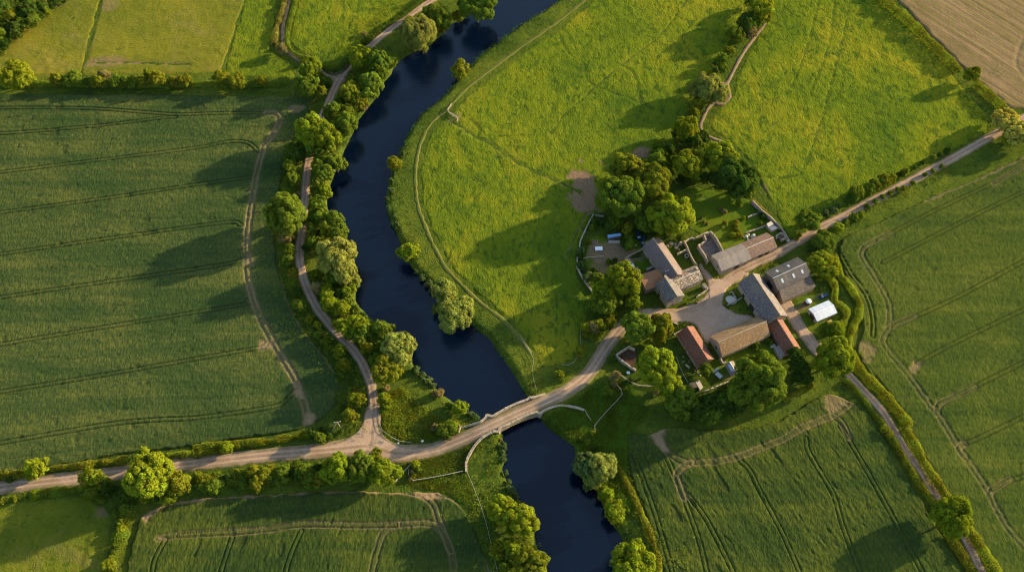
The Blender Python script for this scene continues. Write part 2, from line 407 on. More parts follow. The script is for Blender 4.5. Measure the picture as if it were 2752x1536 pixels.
def zline(pts, zs): return np.array([G1(u, v, z)[:2] for (u, v), z in zip(pts, zs)])
L_VALLEY = smooth(np.vstack([G(F((-90, 1240), (0, 1226), (100, 1212), (200, 1201), (320, 1187), (430, 1171), (560, 1157), (650, 1147), (750, 1138), (850, 1129), (930, 1122), (985, 1138), (1040, 1139), (1100, 1128))),
                             zline(F((1160, 1106), (1230, 1074), (1300, 1041), (1380, 1006), (1440, 975)), (0.8, 2, 2, 2, 1.0)),
                             G(F((1480, 940), (1507, 900), (1532, 862), (1570, 818), (1620, 792), (1690, 792), (1760, 795)))]))
L_NORTH = smooth(G(F((932, 1125), (938, 1090), (940, 1050), (940, 1015), (934, 970), (920, 930), (895, 886), (860, 850), (825, 810), (795, 770), (771, 720), (758, 680), (753, 640), (756, 600), (762, 560), (766, 510), (768, 470),
                     (773, 420), (783, 375), (800, 320), (815, 285), (828, 255), (842, 222), (860, 188), (882, 163), (912, 134), (950, 100), (1000, 60), (1050, 25), (1095, -5), (1150, -45), (1200, -85))))
L_SPUR = smooth(G(F((856, 198), (835, 188), (808, 180), (785, 168), (765, 158), (742, 145), (724, 130), (713, 108), (712, 60), (722, 20), (738, -60))))
L_FARM = smooth(G(F((1690, 790), (1760, 768), (1790, 742), (1805, 722), (1832, 700), (1880, 672), (1950, 640), (2010, 605), (2060, 574), (2120, 545), (2200, 502), (2300, 450), (2400, 396), (2490, 345), (2560, 305), (2680, 245))))
L_EAST = smooth(G(F((1972, 755), (1988, 782), (2012, 820), (2040, 860), (2080, 900), (2104, 915), (2130, 937), (2162, 970), (2196, 1007), (2228, 1046), (2274, 1123), (2323, 1194), (2361, 1257), (2423, 1345), (2470, 1438), (2515, 1520))))
L_HTRACK = smooth(G(F((1925, 60), (1900, 92), (1872, 130), (1847, 175), (1827, 215), (1806, 243), (1783, 270), (1768, 298), (1763, 322), (1782, 343), (1812, 355))))
L_PATH = smooth(G(F((1560, -70), (1500, -22), (1430, 33), (1380, 70), (1290, 133), (1220, 185), (1170, 225), (1140, 257), (1118, 282), (1092, 302), (1070, 332), (1052, 382), (1045, 440), (1050, 510), (1070, 570), (1097, 630), (1125, 678),
                    (1165, 720), (1210, 762), (1260, 800), (1310, 850), (1332, 885))))
JUNC = G(F((780, 1138), (816, 1124), (855, 1114), (890, 1094), (912, 1067), (922, 1033), (946, 1033), (951, 1072), (964, 1099), (993, 1119), (1032, 1128), (1055, 1132), (1040, 1150), (1000, 1157), (965, 1150), (935, 1132), (900, 1138)))
YOLD = G(F((1668, 790), (1690, 778), (1740, 778), (1768, 758), (1782, 730), (1772, 700), (1765, 680), (1778, 684), (1805, 700), (1850, 678), (1868, 694), (1840, 722), (1822, 745), (1832, 772), (1865, 796), (1905, 800), (1890, 815), (1840, 838), (1802, 862), (1778, 850), (1752, 822), (1690, 812)))
YARD = G([(1505 + x / 2.545, 511 + y / 2.545) for x, y in ((500, 862), (620, 846), (730, 836), (900, 836), (955, 806), (1006, 745), (1020, 690), (1012, 640), (990, 590), (962, 540), (945, 508), (962, 500), (1000, 552), (1050, 604), (1110, 610), (1230, 545), (1290, 570), (1240, 606), (1180, 646), (1128, 700), (1108, 765), (1150, 815), (1210, 845), (1330, 866), (1390, 882), (1300, 908), (1150, 978), (1040, 1010), (1010, 1040), (985, 1020), (950, 945), (925, 912), (880, 900), (800, 896), (720, 896), (500, 910))])
D_VALLEY = Raster(dline(Raster.gx, Raster.gy, L_VALLEY[::2]))
D_NORTH = Raster(dline(Raster.gx, Raster.gy, L_NORTH[::2]))
D_OTHER = Raster(np.minimum.reduce([dline(Raster.gx, Raster.gy, l[::2]) for l in (L_SPUR, L_FARM, L_EAST, L_HTRACK)]))
D_PATH = Raster(dline(Raster.gx, Raster.gy, L_PATH[::2]))
BC = G1(1312 * K, 1038 * K, 2.0)[:2]
def flat(X, Y): return 0.25 * fbm(X * 0.02, Y * 0.02, 5, 2)
def hump(X, Y):
    d = np.hypot(X - BC[0], Y - BC[1])
    return 2.2 * (1 - sst(10, 46, d))
def side(X, Y): return 1 - sst(4.4, 7.6, D_VALLEY(X, Y))
def gz(X, Y):
    X, Y = np.asarray(X, float), np.asarray(Y, float)
    r = R_OUT(X, Y) + 0.9 * fbm(X * 0.16, Y * 0.16, 9, 3)
    top = flat(X, Y) + hump(X, Y) * side(X, Y)
    return -3.4 + (top + 3.4) * sst(-1.8, 2.2, r)
def g0(x, y): return float(gz(np.array([x]), np.array([y]))[0])

# ---------------------------------------------------------------- sheets of land
def sheet(name, X, Y, sd, Z, attrs, mat, cut=1.2, label=None, cat=None):
    ok = sd > -cut
    q = ok[:-1, :-1] & ok[1:, :-1] & ok[1:, 1:] & ok[:-1, 1:]
    idx = np.arange(X.size).reshape(X.shape)
    Q = np.stack([idx[:-1, :-1][q], idx[:-1, 1:][q], idx[1:, 1:][q], idx[1:, :-1][q]], 1)
    used = np.unique(Q); rm = np.zeros(X.size, np.int64); rm[used] = np.arange(len(used))
    V = np.stack([X.ravel()[used], Y.ravel()[used], Z.ravel()[used]], 1)
    me = mkmesh(name, V, rm[Q], {k: ('POINT', a.ravel()[used]) for k, a in attrs.items()}, True)
    o = put(name, me, mat)
    return tag(o, label, cat, None, 'structure')
def rotgrid(pg, ang, du, dv, pad=2.0):
    c, s = math.cos(ang), math.sin(ang)
    u, v = pg[:, 0] * c + pg[:, 1] * s, -pg[:, 0] * s + pg[:, 1] * c
    U, V = np.meshgrid(np.arange(u.min() - pad, u.max() + pad, du), np.arange(v.min() - pad, v.max() + pad, dv))
    return U * c - V * s, U * s + V * c, U, V

ax = lambda a, b, d: np.arange(a, b, d)
xs = np.r_[-9000, -4000, -1500, -800, -550, ax(-430, 430.1, 1.2), 550, 800, 1500, 4000, 9000]
ys = np.r_[-9000, -4000, -1500, -700, -350, ax(-235, 330.1, 1.2), 450, 800, 1500, 4000, 9000]
X, Y = np.meshgrid(xs, ys)
Z = gz(X, Y) + 0.14 * fbm(X * 0.3, Y * 0.3, 3, 2)
soil = 0.8 * sst(0.25, -1.2, np.abs(R_OUT(X, Y) - 0.2) - 0.6) * sst(0.2, 0.6, fbm(X * 0.05, Y * 0.05, 44, 3))
sheet('ground', X, Y, np.ones_like(X), Z, {'soil': soil}, MAT['ground'], 1.2, 'rough green grass verges and banks around the fields', 'ground')
wx, wy = np.meshgrid(np.linspace(-320, 320, 65), np.linspace(-260, 420, 65))
sheet('water', wx, wy, np.ones_like(wx), np.full_like(wx, -2.0), {}, MAT['water'], 1.2, 'dark blue river winding under the stone bridge', 'river')

def crop(name, pts, ang, tram, head, mat, label, cat, patches=(), edge=(), holes=0.5, row=0.5, gdep=0.6, du=0.55):
    pg = G(pts, 0.5)
    pg = smooth(np.vstack([pg, pg[:1]]), 3)[:-1]
    X, Y, U, V = rotgrid(pg, ang, du, 0.30)
    sd = sdpoly(X, Y, pg)
    nz = 0.7 * fbm(X * 0.35, Y * 0.35, 11, 3)
    h = 0.85
    up = sst(-0.5, 0.7, sd + nz)
    gro = np.zeros_like(X); so = np.zeros_like(X)
    wig = 0.35 * fbm(X * 0.05, Y * 0.05, 21, 2)
    for l in tram:
        l = smooth(G(l, 0.6), 5)
        d = dline(X, Y, l)
        gro = np.maximum(gro, np.exp(-((d - 0.92) / 0.21) ** 2))
    for l, wd, st in head:
        l = smooth(G(l, 0.3), 5)
        d = dline(X, Y, l) + 0.25 * fbm(X * 0.4, Y * 0.4, 31, 2)
        w = np.exp(-((d - 1.15) / (0.30 * wd)) ** 2)
        so = np.maximum(so, st * (w + 0.25 * np.exp(-(d / (1.6 * wd)) ** 2)) * (0.55 + 0.45 * sst(-0.5, 0.3, fbm(X * 0.06, Y * 0.06, 33, 3))))
        gro = np.maximum(gro, (0.3 if 'barley' in mat.name else 0.5) * np.exp(-((d - 1.15) / 0.45) ** 2))
    for l, r, st in edge:
        d = dline(X, Y, smooth(G(l, 0.3), 4)) + 0.9 * fbm(X * 0.3, Y * 0.3, 37, 3)
        so = np.maximum(so, st * sst(r, r * 0.4, d))
    for pt, r, st in patches:
        d = -sdpoly(X, Y, smooth(np.vstack([G(pt, 0.3), G(pt[:1], 0.3)]), 3)) + r * fbm(X * 0.25, Y * 0.25, 41, 3)
        so = np.maximum(so, st * sst(1.0, -1.2, d))
    so = np.clip(so, 0, 1); gd = np.clip(gro, 0, 1)
    hl = sst(0.80, 0.86, vn(U * 0.10, V * 0.26, 51)) * sst(0.55, 0.7, vn(U * 0.015, V * 0.03, 53)) * holes
    hl = np.maximum(hl, 0.7 * holes * sst(0.87, 0.93, vn(U * 0.22, V * 0.45, 57)))
    relief = 0.16 * fbm(U * 0.5, V * 0.9, 61, 3) + 0.10 * fbm(U * 0.06, V * 0.35, 63, 2) * row
    Z = flat(X, Y) - 0.3 + (h + 0.3) * up + up * (relief - gdep * gd * (1 - 0.5 * so) - 0.55 * hl - 0.5 * so)
    return sheet(name, X, Y, sd, Z, {'soil': so, 'groove': np.clip(gd * (1 - so) * (0.3 + gdep) + 0.75 * hl, 0, 1)}, mat, 1.5, label, cat)
def grass(name, pts, mat, label, cat, dx=0.6, rel=0.16, trails=(), patches=(), tufts=0.5, h=0.16, ang=0.0):
    pg = G(pts, 0.0)
    X, Y, U, V = rotgrid(pg, ang, dx, dx)
    sd = sdpoly(X, Y, pg)
    nz = 1.2 * fbm(X * 0.2, Y * 0.2, 71, 3)
    up = sst(-0.6, 0.9, sd + nz)
    so = np.zeros_like(X); tr = np.zeros_like(X)
    for l, w, st in trails:
        d = dline(X, Y, smooth(G(l), 5)) + 0.3 * fbm(X * 0.3, Y * 0.3, 73, 2)
        tr = np.maximum(tr, sst(w, w * 0.3, d)); so = np.maximum(so, st * sst(w, w * 0.2, d))
    for pt, r, st in patches:
        d = -sdpoly(X, Y, smooth(np.vstack([G(pt), G(pt[:1])]), 3)) + r * fbm(X * 0.2, Y * 0.2, 75, 3) + r * 1.3 * fbm(X * 0.07, Y * 0.07, 77, 2)
        so = np.maximum(so, st * sst(1.2, -1.5, d))
    tf = sst(0.58, 0.82, vn(U * 0.28, V * 0.28, 81) * 0.6 + 0.4 * vn(U * 0.055, V * 0.055, 83)) * tufts
    Z = flat(X, Y) - 0.25 + (h + 0.25) * up + up * (rel * fbm(U * 0.33, V * 0.33, 85, 3) * (1 - 0.8 * so) + 0.35 * tf * (1 - so) - 0.22 * tr)
    return sheet(name, X, Y, sd, Z, {'soil': np.clip(so, 0, 1)}, mat, 1.8, label, cat)

crop('wheat_field', F((-100, 236), (100, 236), (250, 238), (400, 236), (640, 243), (775, 245), (780, 272), (765, 310), (735, 350), (718, 385), (712, 430), (704, 470), (700, 500), (688, 545), (690, 600), (697, 660), (706, 700), (720, 745), (738, 788), (770, 843),
                       (808, 888), (838, 928), (852, 968), (845, 1009), (824, 1040), (785, 1066), (720, 1086), (640, 1096), (500, 1118), (400, 1130), (300, 1142), (200, 1162), (100, 1180), (0, 1196), (-100, 1212)), 0.135,
     [F((-60, 272), (130, 272), (270, 276), (420, 287), (470, 288), (600, 284), (690, 285)), F((-60, 340), (100, 330), (280, 313), (400, 298), (440, 294)), F((-60, 442), (0, 434), (260, 402), (482, 374), (570, 357), (620, 358), (650, 380)),
      F((-60, 543), (0, 535), (260, 500), (520, 461), (636, 445)), F((-60, 648), (0, 640), (260, 602), (560, 561), (605, 566)), F((-60, 758), (0, 749), (260, 710), (560, 666), (615, 650)),
      F((-60, 877), (0, 867), (260, 823), (599, 768), (620, 755)), F((-60, 997), (0, 986), (260, 943), (625, 880), (655, 873), (670, 864)), F((-60, 1124), (0, 1114), (260, 1069), (390, 1056), (495, 1051), (655, 1029), (707, 1015), (745, 980))],
     [(F((670, 285), (692, 286), (704, 294), (700, 315), (682, 345), (662, 375), (647, 430), (634, 500), (626, 560), (621, 620), (623, 680), (633, 740), (651, 790), (681, 850), (711, 900), (740, 950), (755, 985), (770, 1030), (776, 1068)), 1.25, 0.85)],
     MAT['wheat'], 'large dark green wheat field crossed by paired tramlines, bordered by the tree-lined lane', 'field',
     patches=[(F((740, 960), (760, 975), (768, 1000), (752, 1005), (738, 990)), 2, 0.8), (F((652, 862), (680, 855), (690, 872), (655, 880)), 2, 0.6), (F((618, 640), (634, 640), (634, 668), (612, 668)), 2, 0.6), (F((728, 262), (765, 268), (755, 282), (722, 282)), 2, 0.45),
              (F((770, 1040), (790, 1045), (790, 1075), (768, 1078)), 2, 0.8)],
     edge=[(F((700, 652), (708, 700), (722, 747), (742, 795), (775, 845), (812, 892), (842, 935)), 1.2, 0.5)])
crop('crop_field', F((2760, 322), (2580, 392), (2450, 452), (2330, 502), (2200, 561), (2135, 590), (2114, 612), (2112, 650), (2140, 730), (2167, 790), (2167, 840), (2155, 880), (2165, 905), (2200, 960), (2268, 1050), (2338, 1170), (2420, 1310), (2500, 1440), (2550, 1520), (2760, 1520)), 0.50,
     [F((2207, 604), (2337, 536), (2502, 458), (2576, 416), (2690, 360)), F((2220, 660), (2442, 546), (2576, 481), (2690, 425)), F((2236, 826), (2403, 749), (2576, 656), (2690, 600)), F((2306, 913), (2400, 862), (2576, 778), (2690, 722)),
      F((2360, 1020), (2403, 996), (2576, 910), (2690, 855)), F((2428, 1115), (2468, 1098), (2576, 1046), (2690, 990)), F((2494, 1230), (2530, 1212), (2600, 1190), (2690, 1155)),
      F((2112, 640), (2140, 690), (2180, 745), (2195, 800), (2195, 845)), F((2165, 905), (2200, 950), (2270, 1040))],
     [(F((2240, 588), (2204, 604), (2174, 622), (2168, 648), (2192, 687), (2228, 749), (2237, 788), (2233, 827), (2220, 858), (2239, 890), (2285, 944), (2337, 1017), (2358, 1041), (2403, 1113), (2425, 1146), (2481, 1230), (2502, 1272), (2533, 1326), (2580, 1380)), 0.8, 0.42),
      (F((2358, 1041), (2362, 1015), (2403, 996), (2450, 973)), 0.8, 0.4), (F((2233, 827), (2260, 812), (2300, 795)), 0.8, 0.4), (F((2425, 1116), (2412, 1128), (2428, 1150)), 0.9, 0.5), (F((2502, 1272), (2490, 1240), (2510, 1222), (2540, 1205)), 0.8, 0.4),
      (F((2500, 462), (2576, 418)), 1.0, 0.55)],
     MAT['barley'], 'wide green crop field beyond the winding hedge, tramlines slanting across it', 'field',
     patches=[(F((2166, 860), (2190, 868), (2215, 880), (2180, 908), (2168, 890)), 3, 0.45), (F((2295, 908), (2318, 915), (2305, 935), (2288, 925)), 2, 0.5)],
     edge=[(F((2580, 392), (2450, 452), (2330, 502)), 2.0, 0.35)], holes=0.35)
crop('crop_field', F((1578, 1095), (1600, 1088), (1630, 1092), (1650, 1085), (1690, 1072), (1760, 1078), (1850, 1080), (1950, 1060), (2035, 1012), (2085, 992), (2135, 1006), (2170, 1022), (2200, 1062), (2250, 1142), (2300, 1225), (2360, 1330), (2425, 1440), (2465, 1520), (1690, 1520), (1668, 1440), (1640, 1340), (1612, 1270), (1590, 1200), (1578, 1140)), -1.08,
     [F((1732, 1246), (1779, 1311), (1844, 1438), (1880, 1520)), F((1862, 1160), (1884, 1181), (1910, 1233), (1966, 1337), (2010, 1438), (2040, 1520)), F((2027, 1102), (2032, 1134), (2067, 1194), (2098, 1251), (2119, 1324), (2163, 1438), (2195, 1520)),
      F((2112, 1069), (2129, 1097), (2181, 1186), (2246, 1303), (2319, 1438), (2360, 1520)), F((1705, 1200), (1714, 1233), (1732, 1285), (1759, 1363), (1777, 1438), (1795, 1520)), F((1590, 1140), (1622, 1220), (1650, 1300), (1690, 1438)), F((1672, 1140), (1690, 1180), (1705, 1215))],
     [(F((1631, 1078), (1657, 1104), (1677, 1136), (1722, 1162), (1792, 1161), (1858, 1148), (1921, 1124), (1966, 1106), (2025, 1073), (2098, 1043), (2140, 1014)), 0.9, 0.62), (F((1740, 1163), (1716, 1176), (1702, 1196), (1712, 1228), (1722, 1250)), 1.2, 0.7), (F((2098, 1048), (2115, 1062), (2135, 1100)), 1.0, 0.4)],
     MAT['beet'], 'green crop field beyond the river downstream of the bridge, with a curved dirt track', 'field',
     patches=[(F((1590, 1072), (1640, 1058), (1690, 1072), (1672, 1085), (1672, 1110), (1690, 1135), (1668, 1138), (1650, 1110), (1620, 1090)), 2, 0.9), (F((2070, 985), (2110, 985), (2140, 1012), (2100, 1035), (2085, 1050), (2080, 1010)), 2, 0.5)],
     edge=[(F((2235, 1095), (2290, 1190), (2340, 1290)), 1.3, 0.45)], holes=0.45, row=1.6, gdep=0.35, du=0.4)
crop('crop_field', F((308, 1520), (322, 1410), (345, 1330), (362, 1292), (420, 1267), (520, 1252), (650, 1245), (800, 1235), (900, 1234), (1000, 1238), (1060, 1236), (1120, 1244), (1168, 1285), (1200, 1350), (1228, 1420), (1245, 1520)), 1.3,
     [F((757, 1335), (733, 1389), (718, 1438), (700, 1520)), F((583, 1350), (570, 1390), (555, 1438), (535, 1520)), F((415, 1356), (391, 1402), (383, 1438), (375, 1520)), F((450, 1346), (655, 1333), (759, 1319), (889, 1321), (994, 1320))],
     [(F((402, 1353), (469, 1343), (560, 1339), (655, 1333), (759, 1319), (889, 1321), (994, 1320), (1072, 1316), (1103, 1329), (1124, 1358), (1139, 1402), (1142, 1438), (1146, 1520)), 0.9, 0.42), (F((1000, 1320), (975, 1332), (958, 1355), (936, 1438), (922, 1520)), 0.9, 0.4),
      (F((1020, 1236), (1062, 1245), (1092, 1270), (1103, 1300), (1112, 1330), (1135, 1385)), 1.0, 0.6), (F((1098, 1238), (1150, 1256), (1202, 1303), (1226, 1376), (1236, 1438)), 1.0, 0.45)],
     MAT['beet'], 'green crop field below the tree belt of the valley lane, with a looping headland track', 'field',
     patches=[(F((352, 1300), (375, 1268), (430, 1262), (420, 1275), (385, 1290), (368, 1315)), 2, 0.85), (F((1040, 1235), (1095, 1240), (1105, 1255), (1080, 1258), (1050, 1248)), 2, 0.9), (F((395, 1345), (425, 1350), (412, 1360), (395, 1358)), 1.5, 0.6)],
     edge=[(F((420, 1266), (520, 1251), (650, 1243), (800, 1233), (900, 1232), (1010, 1234)), 1.6, 0.8)], holes=0.5, row=1.2, gdep=0.42, du=0.36)
grass('pasture', F((-120, 188), (-120, -90), (285, -90), (252, 0), (204, 180), (200, 190)), MAT['pasture'], 'bright yellow-green pasture beside the dark woodland', 'meadow', 0.8, 0.16)
grass('pasture', F((290, -90), (655, -90), (615, 0), (573, 130), (558, 184), (205, 190), (206, 180), (254, 0)), MAT['pasture'], 'yellow-green pasture with a tan bare strip along its bottom edge', 'meadow', 0.8, 0.16,
      trails=[(F((254, 0), (232, 90), (212, 165)), 1.2, 0.35), (F((222, 160), (330, 158), (480, 163)), 1.3, 0.75), (F((560, 180), (575, 130), (600, 60), (618, 0)), 0.9, 0.2)], patches=[(F((218, 158), (270, 145), (330, 157), (300, 162), (215, 166)), 2, 0.6), (F((262, 0), (300, -20), (290, 20), (258, 30)), 3, 0.4)])
grass('pasture', F((660, -90), (705, -90), (694, 0), (688, 90), (680, 125), (712, 150), (742, 168), (742, 198), (562, 194), (577, 130), (619, 0)), MAT['meadow'], 'rough green strip of pasture beside the hedged track', 'meadow', 0.7, 0.25)
grass('meadow', F((757, -90), (749, 0), (732, 86), (734, 117), (775, 140), (811, 168), (840, 174), (875, 138), (925, 95), (1010, 33), (1056, -8), (1130, -75), (1140, -90)), MAT['meadow'], 'green meadow between the hedged track and the riverside lane', 'meadow', 0.7, 0.2, trails=[(F((902, 0), (895, 50), (886, 95)), 0.9, 0.0)])
grass('meadow', F((1580, -90), (1525, -20), (1445, 42), (1390, 84), (1300, 147), (1232, 198), (1182, 238), (1152, 268), (1128, 292), (1104, 312), (1084, 342), (1066, 388), (1058, 440), (1063, 508), (1083, 568), (1110, 626), (1138, 672), (1178, 712), (1222, 753), (1272, 795), (1322, 845), (1352, 890), (1362, 915), (1400, 918),
                   (1440, 905), (1458, 880), (1457, 830), (1485, 780), (1482, 740), (1452, 700), (1450, 650), (1465, 600), (1482, 545), (1530, 530), (1610, 520), (1680, 470), (1700, 350), (1740, 270), (1760, 240), (1800, 160), (1850, 80), (1890, -10), (1920, -90)), MAT['meadow'], 'big bright green meadow between the river path and the farm hedgerow', 'meadow', 0.62, 0.2,
      trails=[(F((1128, 300), (1160, 322), (1195, 345), (1235, 362), (1280, 395), (1340, 430), (1400, 455), (1462, 486)), 1.5, 0.12), (F((1185, 300), (1210, 330), (1240, 365), (1262, 420)), 1.0, 0.0), (F((1550, 160), (1590, 180), (1605, 220), (1613, 258)), 0.9, 0.0), (F((1410, 95), (1430, 135), (1468, 160), (1475, 195), (1500, 219), (1560, 240), (1613, 262), (1680, 290)), 0.8, 0.0),
              (F((1388, 335), (1420, 290), (1500, 218), (1570, 160), (1660, 90), (1730, 0)), 0.9, 0.06), (F((1395, 870), (1400, 810), (1400, 740)), 1.0, 0.0), (F((1424, 648), (1440, 610), (1465, 560), (1475, 535)), 0.7, 0.55)],
      patches=[(F((1428, 470), (1438, 440), (1480, 432), (1530, 438), (1515, 470), (1540, 505), (1500, 532), (1455, 528), (1432, 500)), 7, 1.0), (F((1592, 388), (1605, 374), (1632, 372), (1640, 385), (1630, 398), (1600, 397)), 1, 1.0), (F((1130, 285), (1160, 285), (1155, 300), (1130, 310)), 2, 0.3)])
grass('meadow', F((1975, -90), (1925, 60), (1880, 140), (1855, 190), (1845, 240), (1815, 268), (1792, 300), (1788, 325), (1830, 352), (1870, 390), (1900, 430), (1918, 468), (1965, 560), (1990, 600), (2020, 592), (2070, 560), (2200, 480), (2380, 388), (2475, 338), (2490, 300), (2430, 230), (2325, 92), (2228, 2), (2170, -90)), MAT['meadow'], 'green meadow between the farm track hedgerow and the long straight hedge', 'meadow', 0.65, 0.22,
      trails=[(F((2135, -40), (2132, 40), (2105, 150), (2075, 270), (2040, 380), (2010, 440)), 1.0, 0.03), (F((2012, 440), (1960, 448), (1900, 446)), 1.0, 0.05), (F((2060, 0), (2030, 120), (1990, 220)), 0.8, 0.0), (F((2100, 0), (2085, 110), (2040, 230)), 0.8, 0.0)],
      patches=[(F((1900, 465), (1925, 465), (1940, 492), (1915, 500)), 3, 0.7)], ang=1.2)
stub_c = G(F((2400, 60)))[0]
def stubble():
    m = NT("stubble_soil"); p = m.pos()
    q = m.map(p, (1, 1, 1), 0.83)
    r = m.n("TexWave", {"Vector": q, "Scale": 0.055, "Distortion": 0.6, "Detail": 3.0, "Detail Scale": 0.6, "Detail Roughness": 0.6}, wave_type='BANDS', bands_direction='Y').outputs["Fac"]
    st = m.noise(m.map(q, (0.04, 1, 1)), 0.45, 4, 0.6)
    col = m.mix(m.ramp(m.noise(p, 0.03, 4, 0.6), (0.4, 0.0), (0.65, 1.0)), (0.215, 0.140, 0.072), (0.155, 0.108, 0.05))
    col = m.mix(m.ramp(st, (0.42, 0.0), (0.6, 0.65)), col, (0.115, 0.100, 0.030))
    col = m.mix(m.ramp(m.noise(p, 0.05, 4, 0.7, 1.0), (0.58, 0.0), (0.68, 0.55)), col, (0.06, 0.08, 0.02))
    col = m.mix(m.ramp(r, (0.0, 0.45), (0.35, 0.0)), col, (0.10, 0.072, 0.035))
    col = m.mix(m.attr("soil"), col, (0.19, 0.14, 0.08))
    return m.diffuse(col, m.bump(m.math('ADD', m.math('MULTIPLY', st, 1.5), m.noise(p, 0.9, 4)), 0.8, 0.25))
grass('stubble_field', F((2225, -90), (2250, -8), (2336, 80), (2430, 174), (2538, 270), (2590, 278), (2720, 285), (2760, -90)), stubble(), 'tan stubble field with fine parallel drill lines past the hedge', 'field', 0.8, 0.1, h=0.42, trails=[(F((2576, 90), (2560, 130), (2556, 165), (2580, 200)), 1.2, 0.3)], tufts=0.1)
grass('pasture', F((-120, 1268), (0, 1262), (100, 1252), (200, 1248), (262, 1268), (282, 1300), (274, 1350), (262, 1410), (248, 1520), (-120, 1520)), MAT['pasture2'], 'olive rough pasture in the corner below the valley lane', 'meadow', 0.7, 0.22, tufts=0.9, patches=[(F((235, 1275), (275, 1270), (280, 1290), (240, 1300)), 2, 0.5)])
grass('lawn', F((1688, 478), (1740, 470), (1800, 478), (1880, 500), (1905, 530), (1925, 560), (1965, 590), (1950, 600), (1890, 620), (1835, 640), (1760, 590), (1730, 570), (1740, 530)), MAT['lawn'], 'shaded farm lawn enclosed by stone walls behind the barns', 'lawn', 0.6, 0.05, tufts=0.1, trails=[(F((1708, 478), (1735, 490), (1790, 505)), 0.5, 0.4)])
grass('farmyard_ground', F((1478, 600), (1500, 590), (1560, 605), (1610, 600), (1650, 640), (1640, 690), (1600, 700), (1560, 690), (1480, 690), (1470, 650)), MAT['lawn'], 'trampled grass and dirt plot behind the slate barn', 'yard', 0.5, 0.06, tufts=0.1,
      patches=[(F((1492, 615), (1530, 605), (1600, 625), (1625, 640), (1600, 655), (1560, 662), (1500, 655)), 3, 0.95), (F((1490, 672), (1550, 670), (1570, 685), (1500, 690)), 2, 0.8)])
grass('farmyard_ground', F((1690, 820), (1720, 880), (1770, 930), (1850, 975), (1900, 940), (1960, 900), (1930, 850), (1800, 900), (1730, 860)), MAT['lawn'], 'garden plot grass and dirt below the stone-tiled barn', 'yard', 0.5, 0.06, tufts=0.1,
      patches=[(F((1706, 850), (1730, 870), (1740, 900), (1715, 890)), 2, 0.6), (F((1735, 935), (1770, 940), (1790, 965), (1760, 975), (1730, 955)), 1.5, 0.7), (F((1795, 950), (1830, 940), (1840, 955), (1800, 970)), 1.5, 0.4)])
grass('farmyard_ground', F((1975, 740), (2030, 745), (2070, 735), (2100, 760), (2110, 810), (2060, 850), (2020, 830), (1990, 790)), MAT['lawn'], 'dirt and grass plot around the pale metal shed', 'yard', 0.5, 0.06, tufts=0.1,
      patches=[(F((1985, 775), (2030, 760), (2060, 745), (2075, 742), (2030, 772), (2010, 800)), 2, 0.9)])

def roadway(name, lines, widths, mat, label, cat, lift=0.12, poly=None, step=0.5, k=2.5, rough=0.35):
    pts = np.vstack(lines + ([poly] if poly is not None else []))
    x0, y0 = pts.min(0) - 8; x1, y1 = pts.max(0) + 8
    X, Y = np.meshgrid(np.arange(max(x0, -420), min(x1, 420), step), np.arange(max(y0, -225), min(y1, 330), step))
    ds = [dline(X, Y, l) for l in lines]
    es = [w / 2 - d for d, w in zip(ds, widths)]
    if poly is not None: es.append(sdpoly(X, Y, poly)); 
    mm = np.maximum.reduce(es)
    sd = np.log(sum(np.exp(np.clip((e - mm) * 1.0 / k, -50, 0)) for e in es)) * k + mm if len(es) > 1 else mm
    lane = np.minimum.reduce(ds)
    if poly is not None: lane = np.where(es[-1] > 0.3, 1.1, lane) if poly is YARD else np.where(es[-1] > 0.0, np.minimum(lane, 1.2), lane)
    s2 = sd + rough * fbm(X * 0.45, Y * 0.45, 91, 3)
    Z = flat(X, Y) + hump(X, Y) * (1 - sst(8, 14, D_VALLEY(X, Y))) - 0.35 + (0.35 + lift) * sst(-0.45, 0.35, s2) + 0.015 * fbm(X * 0.5, Y * 0.5, 93, 2)
    return sheet(name, X, Y, sd, Z, {'lane': lane}, mat, 1.0, label, cat)
roadway('road', [L_VALLEY, L_NORTH, L_SPUR[:18]], [6.2, 4.2, 3.4], MAT['road'], 'pale lane forking beside the river and crossing the stone bridge', 'road', 0.30, k=1.6, poly=smooth(np.vstack([JUNC, JUNC[:1]]), 4)[:-1])
roadway('road', [L_FARM, L_EAST[24:]], [4.6, 3.7], MAT['road'], 'pale farm lane running out from the yard between the hedges', 'road', 0.26, k=0.6)
roadway('yard', [L_EAST[:30], L_VALLEY[-14:]], [6.0, 5.6], MAT['yard'], 'gravel farmyard between the stone barns', 'yard', 0.33, poly=YARD, k=1.0, rough=1.0)
roadway('track', [L_SPUR[16:]], [2.6], MAT['ground'] if False else MAT['track'], 'narrow sunken track between two hedges', 'track', 0.2, k=0.5)
roadway('track', [L_HTRACK, G(F((1815, 210), (1832, 226), (1836, 245), (1822, 262), (1806, 262)))], [1.7, 2.0], MAT['track'], 'brown dirt track beside the farm hedgerow', 'track', 0.34, k=1.0)
roadway('path', [L_PATH], [1.8], MAT['path'], 'grassy river path with twin worn wheel marks', 'path', 0.20, k=0.5, step=0.4, rough=0.55)

